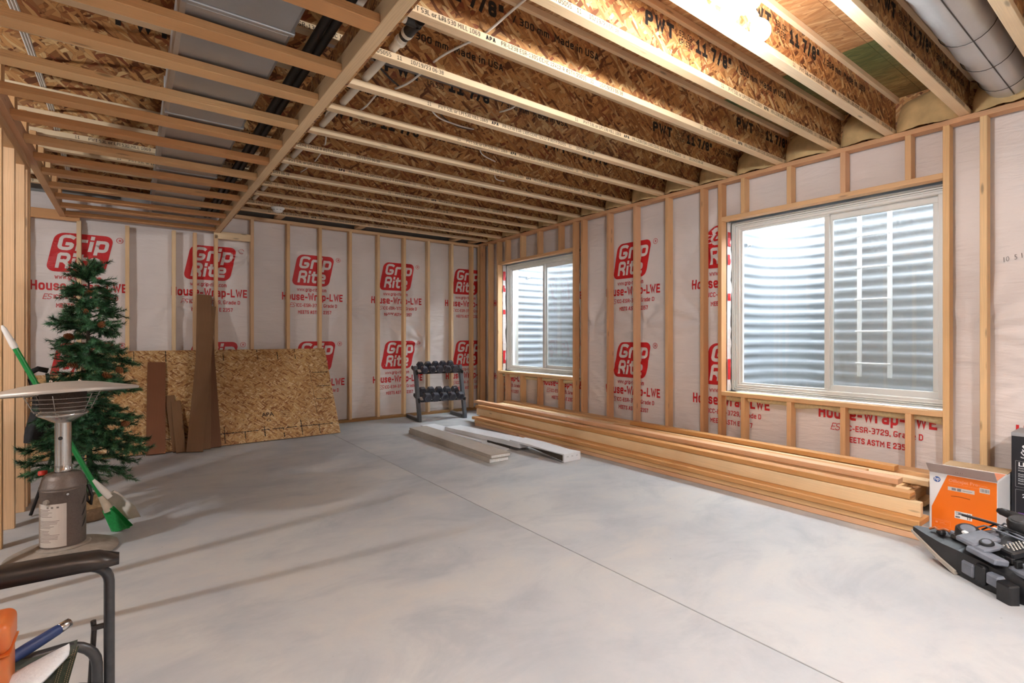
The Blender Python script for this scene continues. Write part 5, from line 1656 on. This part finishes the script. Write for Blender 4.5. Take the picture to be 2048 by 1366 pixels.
for v in (0.91, 0.928):
    for k in range(70):
        u = (k + 0.2) / 70
        q = [(-0.26 + 0.455 * uu, -0.30 + 0.60 * vv_, seat_z(uu, 0.93) + 0.0055) for uu, vv_ in ((u, v), (u + 0.009, v), (u + 0.009, v + 0.0022), (u, v + 0.0022))]
        mb.face(q)
mb.build('stitching', STITCH, seat)
MESHP = plain('grey_mesh_piping', sl(150, 146, 138), 0.8)
mb = MB()
for k in range(26):
    u = 0.50 + 0.44 * k / 26
    for v0, v1 in ((0.50, 0.80),):
        strip(u, u + 0.006, v0, v1 - 0.10 * (1 - k / 26), 0.003, 0, 8)
mb.build('mesh_panel', MESHP, seat)
mb = MB()
pv, pf = [], []
for i in range(9):
    for k in range(9):
        u, v = i / 8, k / 8
        pv.append((-0.285 - 0.075 * v + -0.03 * sin(pi * u), -0.31 + 0.62 * u, 0.55 + 0.42 * v))
pf = [(i * 9 + k, i * 9 + k + 1, (i + 1) * 9 + k + 1, (i + 1) * 9 + k) for i in range(8) for k in range(8)]
mb.indexed(pv, pf, None, 0, True); mb.build('back_canvas', CANVAS, chair)

# things lying on the seat
ORANGE, nto, outo = new_mat('translucent_orange')
_t = N(nto, 'ShaderNodeTexCoord'); _n = N(nto, 'ShaderNodeTexNoise', {'Vector': _t.outputs['Object'], 'Scale': 14.0})
_sp = N(nto, 'ShaderNodeSeparateXYZ', {'Vector': _t.outputs['Object']})
principled(nto, outo, ramp(nto, _n.outputs[0], [(0.3, sl(238, 118, 44)), (0.7, sl(244, 146, 84))]), 0.35, 0.0, None, **{'Transmission Weight': 0.35, 'Subsurface Weight': 0.4, 'Subsurface Radius': (0.05, 0.02, 0.01), 'Subsurface Scale': 0.5})
def rbox(mb, sx, sy, sz, r, seg=5):
    bm = bmesh.new()
    bmesh.ops.create_cube(bm, size=1.0)
    bmesh.ops.scale(bm, vec=(sx, sy, sz), verts=bm.verts[:])
    bmesh.ops.bevel(bm, geom=bm.edges[:] , offset=r, segments=seg, affect='EDGES', profile=0.5)
    bm.verts.ensure_lookup_table()
    mb.indexed([v.co.copy() for v in bm.verts], [tuple(v.index for v in f.verts) for f in bm.faces], None, 0, True)
    bm.free()
ob = thing('orange_container', 'translucent orange plastic container on the camp chair seat', 'container', (-0.285, 1.52, 0.428))
mb = MB(); rbox(mb, 0.16, 0.10, 0.112, 0.018); mb.build('tub', ORANGE, ob, (0, 0, 0.057))
mb = MB(); rbox(mb, 0.166, 0.106, 0.066, 0.018); mb.build('lid', ORANGE, ob, (0, 0, 0.145))
mb = MB(); mb.box(-0.084, 0.084, -0.054, 0.054, 0.112, 0.116, 0.001); mb.build('rim', ORANGE, ob)
NAVY = plain('navy_grip', sl(40, 58, 104), 0.5, vary=0.15, nscale=80, bstr=0.2)
tl = thing('hand_tool', 'navy rubber-gripped tool handle with a steel butt on the camp chair seat', 'tool', (-0.13, 1.63, 0.50))
a0, a1 = Vector((0.003, 0.005, 0.004)), Vector((-0.20, -0.16, -0.030))
dv = a1 - a0
mb = MB(); mb.tube([a0 + dv * t for t in (0.05, 0.07, 0.18, 0.3, 0.42, 0.55, 0.75, 1.0)], [0.0105, 0.012, 0.0128, 0.0135, 0.013, 0.0115, 0.011, 0.012], 16); mb.build('grip', NAVY, tl)
mb = MB(); mb.tube([a0 + dv * t for t in (-0.035, -0.03, 0.05, 0.055)], [0.009, 0.011, 0.0115, 0.0105], 16); mb.build('steel_butt', STEEL, tl)
mb = MB(); mb.tube([a0 + dv * 1.0, a0 + dv * 1.35], [0.006, 0.005], 10); mb.build('shank', STEEL, tl)
WFOAM = plain('white_foam_sheet', sl(232, 232, 234), 0.55, vary=0.05, nscale=140, bstr=0.5)
mb = MB()
pv, pf = [], []
n = 16
p0, p1 = Vector((0.0, 0.0, 0.0)), Vector((-0.20, -0.25, -0.018))
dd = (p1 - p0); per = Vector((0.62, -0.5, 0)).normalized()
for i in range(n + 1):
    t = i / n
    hw = 0.042 * min(1, (t * 3.2) ** 0.5) if t > 0 else 0.002
    for k in range(7):
        s = -1 + k / 3
        pv.append(p0 + dd * t + per * (hw * s + 0.01) + Vector((0, 0, 0.010 * (1 - s * s) + 0.004 * sin(t * 7))))
top = len(pv)
pv += [p - Vector((0, 0, 0.006)) for p in pv]
for i in range(n):
    for k in range(6):
        a = i * 7 + k
        pf += [(a, a + 1, a + 8, a + 7), (top + a, top + a + 7, top + a + 8, top + a + 1)]
    for k in (0, 6):
        a = i * 7 + k
        pf.append((a, a + 7, top + a + 7, top + a) if k == 0 else (a, top + a, top + a + 7, a + 7))
mb.indexed(pv, pf, None, 0, True)
tag(mb.build('foam_sheet', WFOAM, None, (-0.125, 1.585, 0.473)), 'white foam sheet with a rounded tip lying on the camp chair seat', 'foam sheet')

# ================================================================== orange printer carton
HPO = plain('orange_print', sl(238, 116, 18), 0.45, vary=0.03, nscale=6, bstr=0.01)
HPO2 = plain('peach_print', sl(240, 150, 110), 0.5, vary=0.03)
HPW = plain('carton_white', sl(232, 230, 230), 0.5, vary=0.02, nscale=6, bstr=0.01)
KRAFT = plain('kraft_board', sl(190, 160, 122), 0.8, vary=0.06, nscale=30)
HPB = plain('logo_blue', sl(44, 84, 150), 0.5, vary=0.02)
GREYP = plain('grey_ink', sl(120, 118, 120), 0.6)
BX = 3.985; BY0, BY1, BH, BD = 0.70, 1.012, 0.362, 0.44
pb = thing('printer_box', 'orange and white printer carton with its front flap raised', 'box', (BX, BY0, 0))
bw = BY1 - BY0
mb = MB(); mb.box(0, BD, 0, bw, 0, BH, 0.002); mb.build('carton_body', HPW, pb)
# front print: local (a to the viewer's right, z) on the X=0 face
def F(a, z, o=0.0012): return (-o, bw - a, z)
mb = MB(); mb.face([F(0.012, 0.004), F(bw - 0.002, 0.004), F(bw - 0.002, BH - 0.004), F(0.088, BH - 0.004), F(0.012, 0.150)]); mb.build('orange_panel', HPO, pb)
MF = Matrix(((0, 0, -1, 0), (-1, 0, 0, 0), (0, 1, 0, 0), (0, 0, 0, 1)))
def ft(body, size, a, z, mat, nm, xs=1.0, bold=0.0, o=0.0018):
    m = MB(); lettering(m, body, size, TR((-o, bw - a, z)) @ MF, xs, 0, bold); return m.build(nm, mat, pb)
mb = MB(); mb.face([F(0.038 + 0.017 * cos(2 * pi * k / 28), 0.322 + 0.017 * sin(2 * pi * k / 28), 0.0018) for k in range(28)]); lg = mb.build('round_logo', HPB, pb)
ft('hp', 0.030, 0.0245, 0.316, HPW, 'logo_letters', 0.9, 0.0004, 0.0026)
ft('OfficeJet Pro', 0.026, 0.093, 0.320, HPO2, 'product_lettering', 1.0, 0.0004)
ft('9010 series', 0.012, 0.215, 0.322, HPO2, 'product_lettering', 1.0)
ft('All-in-one wireless printer, print copy scan fax', 0.0085, 0.093, 0.306, HPO2, 'product_lettering', 1.0)
def sticker(a0, a1, z0, z1, nm, lines, mat=LABELW):
    m = MB(); m.face([F(a0, z0, 0.0018), F(a1, z0, 0.0018), F(a1, z1, 0.0018), F(a0, z1, 0.0018)]); s_ = m.build(nm, mat, pb)
    m = MB()
    for (x0, x1, y0, y1) in lines:
        m.face([F(a0 + x0, z0 + y0, 0.0024), F(a0 + x1, z0 + y0, 0.0024), F(a0 + x1, z0 + y1, 0.0024), F(a0 + x0, z0 + y1, 0.0024)])
    m.build(nm + '_print', GREYP, s_)
sticker(0.090, 0.213, 0.268, 0.290, 'feature_strip', [(0.018, 0.038, 0.004, 0.018), (0.044, 0.062, 0.003, 0.019), (0.068, 0.112, 0.009, 0.012)])
sticker(0.235, 0.280, 0.286, 0.315, 'barcode_sticker', [(0.005 + 0.0048 * k, 0.005 + 0.0048 * k + (0.003 if k % 3 else 0.0018), 0.006, 0.024) for k in range(8)])
sticker(0.122, 0.202, 0.108, 0.150, 'shipping_label', [(0.004, 0.03, 0.036, 0.039), (0.004, 0.046, 0.030, 0.033), (0.004, 0.022, 0.022, 0.025), (0.004, 0.025, 0.004, 0.014), (0.058, 0.063, 0.004, 0.038), (0.068, 0.073, 0.004, 0.038)], PLASTIC_W)
mb = MB()
for k in range(8):
    mb.face([F(0.105 + 0.011 * k, 0.232 + 0.004 * sin(pi * k / 8), 0.0018), F(0.116 + 0.011 * k, 0.232 + 0.004 * sin(pi * (k + 1) / 8), 0.0018), F(0.116 + 0.011 * k, 0.236 + 0.004 * sin(pi * (k + 1) / 8), 0.0018), F(0.105 + 0.011 * k, 0.236 + 0.004 * sin(pi * k / 8), 0.0018)])
mb.build('hand_slot', plain('slot_shadow_line', sl(150, 66, 14), 0.7), pb)
mb = MB()
for a, b, c_, d in ((0.022, 0.102, 0.078, 0.079), (0.022, 0.102, 0.040, 0.041), (0.022, 0.0228, 0.040, 0.079), (0.1012, 0.102, 0.040, 0.079), (0.03, 0.042, 0.055, 0.065), (0.05, 0.075, 0.060, 0.063), (0.05, 0.085, 0.052, 0.0535), (0.03, 0.095, 0.071, 0.0725), (0.026, 0.09, 0.031, 0.0325)):
    mb.face([F(a, c_, 0.0018), F(b, c_, 0.0018), F(b, d, 0.0018), F(a, d, 0.0018)])
mb.build('care_frame', HPO2, pb)
# raised front flap, printed lid and kraft rear flap
mb = MB(); Mfl = TR((0, 0, BH)) @ Matrix.Rotation(radians(-48), 4, 'Y')
mb.box(-0.001, 0.002, 0.0, bw, 0, 0.10, 0.0, 0, Mfl)
fl = mb.build('front_flap', plain('flap_underside', sl(196, 186, 182), 0.6, vary=0.03), pb)
mb = MB(); lettering(mb, 'I L I I', 0.02, Mfl @ TR((-0.0015, bw - 0.13, 0.03)) @ MF, 0.8, 0.3); mb.build('flap_scuffs', GREYP, fl)
mb = MB(); mb.box(0.004, 0.27, 0.004, bw - 0.004, BH + 0.001, BH + 0.004); ld = mb.build('lid_panel', HPW, pb)
mb = MB(); mb.box(0.02, 0.25, 0.006, bw * 0.46, BH + 0.0042, BH + 0.0050); mb.build('lid_orange_print', HPO2, ld)
mb = MB(); mb.box(0.09, 0.19, 0.045, bw * 0.30, BH + 0.0052, BH + 0.0058); mb.build('lid_printer_picture', GREYP, ld)
mb = MB(); mb.box(0.265, BD - 0.002, 0.002, bw - 0.002, BH + 0.003, BH + 0.006, 0.0, 0, TR((0, 0, 0))); mb.build('rear_flap', KRAFT, pb)

# ================================================================== black lamp carton at the frame edge
BLKC = plain('black_gloss_card', sl(30, 30, 36), 0.35, vary=0.1, nscale=8, bstr=0.01)
GREYC = plain('grey_card', sl(150, 150, 152), 0.5, vary=0.04)
kb = thing('lamp_carton', 'tall black LED lamp carton with a grey top standing by the window wall', 'box', (4.30, 0.23, 0))
KW, KH, KD = 0.463, 0.615, 0.25
mb = MB(); mb.box(0, KD, 0, KW, 0, KH, 0.002); mb.build('carton_body', BLKC, kb)
mb = MB(); mb.box(-0.001, KD + 0.001, -0.001, KW + 0.001, KH - 0.018, KH + 0.004, 0.001); mb.build('grey_top', GREYC, kb)
def G(a, z, o=0.0014): return (-o, KW - a, z)
def gt(body, size, a, z, mat, nm, xs=1.0, bold=0.0):
    m = MB(); lettering(m, body, size, TR((-0.002, KW - a, z)) @ MF, xs, 0, bold); return m.build(nm, mat, kb)
KW_ = plain('white_print', sl(226, 226, 228), 0.5, vary=0.02)
gt('SPOT', 0.050, 0.046, 0.512, KW_, 'title_lettering', 1.0, 0.001)
gt('STAR', 0.062, 0.038, 0.468, KW_, 'title_lettering', 1.0, -0.0005)
gt('LED LIGHTS', 0.034, 0.030, 0.418, KW_, 'title_lettering', 1.1, 0.0008)
for k, zz in enumerate((0.402, 0.388, 0.366, 0.354, 0.338, 0.326, 0.310)):
    gt('Multicolour light show machine', 0.012, 0.030, zz, KW_, 'small_lettering', 1.0)
gt('20', 0.03, 0.048, 0.232, KW_, 'title_lettering', 1.0, 0.001)
mb = MB()
for a, b, c_, d in ((0.018, 0.40, 0.448, 0.4495), (0.018, 0.40, 0.292, 0.2935), (0.018, 0.0195, 0.292, 0.449), (0.018, 0.40, 0.276, 0.2775), (0.018, 0.0195, 0.02, 0.277)):
    mb.face([G(a, c_), G(b, c_), G(b, d), G(a, d)])
mb.build('frame_lines', GREYC, kb)
mb = MB()
for k in range(7):
    mb.face([G(0.03 + 0.01 * (k % 3), 0.06 + 0.012 * k), G(0.15, 0.05 + 0.012 * k), G(0.15, 0.056 + 0.012 * k), G(0.03 + 0.01 * (k % 3), 0.066 + 0.012 * k)], None, k % 2)
mb.build('light_beam_print', [plain('violet_print', sl(150, 90, 190), 0.5), plain('pink_print', sl(214, 170, 196), 0.5)], kb)

# ================================================================== car headlamp unit on the floor
HLB = plain('headlamp_black', sl(30, 30, 32), 0.42, vary=0.3, nscale=24, bstr=0.15)
HLG = plain('headlamp_dusty_grey', sl(112, 116, 126), 0.55, vary=0.25, nscale=14, bstr=0.1)
HLL = plain('lens_rim', sl(186, 174, 160), 0.4, vary=0.05)
ALU = plain('cast_heatsink', sl(176, 172, 164), 0.4, 0.7, vary=0.2, nscale=60)
# local frame: +X points along the lamp from its sharp tip to the wide end, +Y up-slope away from the lens, Z up
hl = thing('headlamp', 'black car headlamp unit lying on the floor by the printer carton', 'headlamp', (3.47, 0.97, 0))
tip = Vector((3.53, 0.965, 0.125)) - Vector((3.47, 0.97, 0))
e1 = Vector((-0.40, -0.52, -0.02)).normalized()       # along the lamp towards the near end
e2 = Vector((0.72, -0.55, 0.10)).normalized()         # away from the lens, towards the carton
e3 = e1.cross(e2); e3 = e3 if e3.z > 0 else -e3
def H(a, b, c): return tip + e1 * a + e2 * b + Vector((0, 0, 1)) * c
def hull(name, secs, mat, parent=hl, smooth=False):
    """loft through rings of (a, [(b, c)...])"""
    mb = MB(); n = len(secs[0][1])
    R_ = [[H(a, b, c) for b, c in ring] for a, ring in secs]
    for i in range(len(R_) - 1):
        for k in range(n):
            mb.face([R_[i][k], R_[i][(k + 1) % n], R_[i + 1][(k + 1) % n], R_[i + 1][k]], None, 0, smooth)
    mb.face(R_[0][::-1]); mb.face(R_[-1])
    return mb.build(name, mat, parent)
hull('housing', [(0.0, [(-0.006, -0.012), (0.014, -0.014), (0.014, 0.012), (-0.006, 0.010)]),
                 (0.10, [(-0.012, -0.045), (0.09, -0.055), (0.10, 0.016), (-0.010, 0.004)]),
                 (0.20, [(-0.016, -0.075), (0.18, -0.10), (0.19, 0.045), (-0.012, 0.002)]),
                 (0.30, [(-0.018, -0.098), (0.26, -0.118), (0.27, 0.095), (-0.014, 0.010)]),
                 (0.42, [(-0.012, -0.112), (0.34, -0.120), (0.36, 0.10), (-0.006, 0.012)]),
                 (0.54, [(0.010, -0.112), (0.40, -0.118), (0.42, 0.05), (0.016, -0.004)]),
                 (0.63, [(0.05, -0.108), (0.36, -0.112), (0.36, -0.02), (0.06, -0.02)])], HLB)
hull('lens_rim', [(-0.008, [(-0.012, -0.022), (0.006, -0.022), (0.006, -0.010), (-0.012, -0.010)]),
                  (0.10, [(-0.020, -0.056), (0.01, -0.056), (0.01, -0.040), (-0.020, -0.040)]),
                  (0.20, [(-0.026, -0.088), (0.01, -0.088), (0.01, -0.070), (-0.026, -0.070)]),
                  (0.30, [(-0.028, -0.112), (0.01, -0.112), (0.01, -0.092), (-0.028, -0.092)])], HLL)
hull('lens', [(0.02, [(0.0, -0.034), (0.03, -0.034), (0.03, -0.022), (0.0, -0.022)]),
              (0.20, [(-0.01, -0.112), (0.17, -0.118), (0.17, -0.09), (-0.01, -0.085)]),
              (0.30, [(-0.01, -0.1235), (0.25, -0.1235), (0.25, -0.11), (-0.01, -0.108)])], glass_mat('smoky_lens', (0.5, 0.5, 0.5)))
def hbox(name, a0, a1, b0, b1, c0, c1, mat, tilt=0.0, ch=0.006):
    M = Matrix((e1, e2, Vector((0, 0, 1)))).transposed().to_4x4(); M.translation = tip
    mb = MB(); mb.box(a0, a1, b0, b1, c0, c1, ch, 0, M @ TR(((a0 + a1) / 2, (b0 + b1) / 2, c0)) @ Matrix.Rotation(tilt, 4, 'X') @ TR((-(a0 + a1) / 2, -(b0 + b1) / 2, -c0)))
    return mb.build(name, mat, hl)
def hcap(name, a, b, c, r, h, mat, tilt=(0, 0, 1), mat2=None):
    t = Vector(tilt).normalized(); p = H(a, b, c)
    mb = MB(); mb.tube([p, p + t * h * 0.8, p + t * h], [r, r * 0.97, r * 0.8], 18); o = mb.build(name, mat, hl)
    mb = MB(); mb.tube([p + t * (h * 1.0), p + t * (h * 1.05)], [r * 0.6, r * 0.55], 18); mb.build('cap_centre', mat2 or HLB, o)
    return o
hcap('bulb_cap', 0.235, 0.095, 0.045, 0.052, 0.045, HLB, (-0.35, -0.1, 1), HLG)
hcap('bulb_cap', 0.335, 0.27, 0.095, 0.048, 0.06, HLB, (-0.3, 0.1, 1), HLB)
hcap('adjuster_cap', 0.39, 0.055, 0.06, 0.03, 0.03, HLB, (-0.4, 0, 1), HLG)
hbox('ballast_cover', 0.27, 0.38, 0.0, 0.14, 0.055, 0.082, HLG, 0.12, 0.008)
hbox('ballast_step', 0.385, 0.44, -0.005, 0.10, 0.055, 0.075, HLG, 0.12)
vent = hbox('vent_housing', 0.43, 0.50, 0.075, 0.24, 0.05, 0.085, HLB, 0.15)
mb = MB()
for i in range(5):
    for k in range(10):
        a = 0.438 + 0.0125 * i; b = 0.09 + 0.0145 * k + (0.007 if i % 2 else 0)
        p = H(a, b, 0.093 + (b - 0.1575) * 0.15)
        mb.tube([p, p + Vector((0, 0, 0.004))], [0.0052, 0.0032], 6)
mb.build('heatsink_studs', ALU, vent)
hbox('side_panel', 0.50, 0.62, 0.05, 0.30, 0.005, 0.032, HLG, 0.10)
hbox('lower_bracket', 0.36, 0.52, -0.03, 0.04, 0.03, 0.058, HLG, -0.25)
hbox('mount_foot', 0.53, 0.60, -0.035, 0.015, -0.118, -0.02, HLB, 0.0)
hbox('mount_foot', 0.60, 0.70, 0.10, 0.15, -0.115, -0.03, HLG, 0.0)
hbox('rear_duct', 0.30, 0.52, 0.31, 0.37, 0.06, 0.12, HLG, -0.1)
hbox('rear_duct', 0.18, 0.40, 0.40, 0.45, 0.0, 0.05, HLG, -0.1)
mb = MB()
mb.tube([H(0.36, 0.33, 0.09), H(0.28, 0.325, 0.125), H(0.20, 0.30, 0.135)], [0.030, 0.026, 0.018], 10); mb.build('mount_arm', HLB, hl)
mb = MB(); mb.tube([H(0.20, 0.30, 0.135), H(0.185, 0.295, 0.137)], [0.019, 0.012], 10); mb.build('mount_tab', HLB, hl)
for dx in (0.0, 0.02):
    mb = MB(); mb.tube([H(0.14 + dx, 0.13, 0.12), H(0.27 + dx, 0.20, 0.112), H(0.42 + dx, 0.20 + dx, 0.10), H(0.50, 0.26, 0.07)], 0.006, 6); mb.build('wiring', HLB if dx else HLG, hl)
mb = MB(); mb.tube([H(0.07, 0.03, 0.022), H(0.09, 0.045, 0.034), H(0.12, 0.04, 0.034), H(0.13, 0.06, 0.04), H(0.17, 0.055, 0.045)], 0.006, 6); mb.build('lead_wire', plain('copper_lead', sl(176, 104, 60), 0.5), hl)
for a, b, c_, m_ in ((0.11, 0.03, 0.012, HLB), (0.15, 0.06, 0.02, HLG), (0.19, 0.04, 0.022, HLB)):
    hbox('connector', a, a + 0.04, b, b + 0.03, c_, c_ + 0.022, m_)
hbox('white_tag', 0.36, 0.395, 0.325, 0.35, 0.121, 0.124, PLASTIC_W, -0.1, 0.0)
hbox('white_socket', 0.255, 0.28, 0.045, 0.065, 0.07, 0.085, PLASTIC_W, 0.1, 0.003)
hbox('white_socket', 0.30, 0.318, 0.155, 0.175, 0.095, 0.108, PLASTIC_W, 0.1, 0.003)
mb = MB(); mb.tube([H(0.545, 0.20, 0.052), H(0.56, 0.20, 0.055), H(0.56, 0.235, 0.055), H(0.545, 0.235, 0.052)], 0.004, 6, closed=True); mb.build('wire_clip', ALU, hl)
for k in range(6):
    hbox('rib', 0.50 + 0.02 * k, 0.506 + 0.02 * k, 0.26, 0.38, 0.02, 0.05, HLB, 0.05, 0.0)

rnd = random.Random(31)
for k in range(16):
    a = rnd.uniform(0.24, 0.56); b = rnd.uniform(0.02, 0.34)
    top_ = 0.03 + 0.07 * min(1, b / 0.27)
    hbox('moulded_boss', a, a + rnd.uniform(0.012, 0.04), b, b + rnd.uniform(0.015, 0.05), top_ - 0.02, top_ + rnd.uniform(0.004, 0.022), rnd.choice((HLB, HLG, HLB)), rnd.uniform(-0.3, 0.3), 0.003)
for k in range(3):
    b = 0.13 + 0.05 * k
    mb = MB(); mb.tube([H(0.20 + 0.02 * k, b, 0.06), H(0.26, b + 0.03, 0.10), H(0.36, b + 0.01, 0.115), H(0.46, b + 0.05, 0.10), H(0.55, b + 0.06, 0.05)], 0.0045, 6); mb.build('loom_wire', HLB if k % 2 else HLG, hl)
hbox('clear_bracket', 0.50, 0.62, 0.30, 0.42, 0.05, 0.06, HLG, 0.2)

for a0_, a1_, c0_, c1_, m_ in ((0.33, 0.40, -0.085, -0.02, HLG), (0.405, 0.46, -0.09, 0.0, HLB), (0.465, 0.53, -0.07, -0.015, HLG)):
    hbox('side_rib', a0_, a1_, -0.024, 0.02, c0_, c1_, m_, 0.0, 0.008)
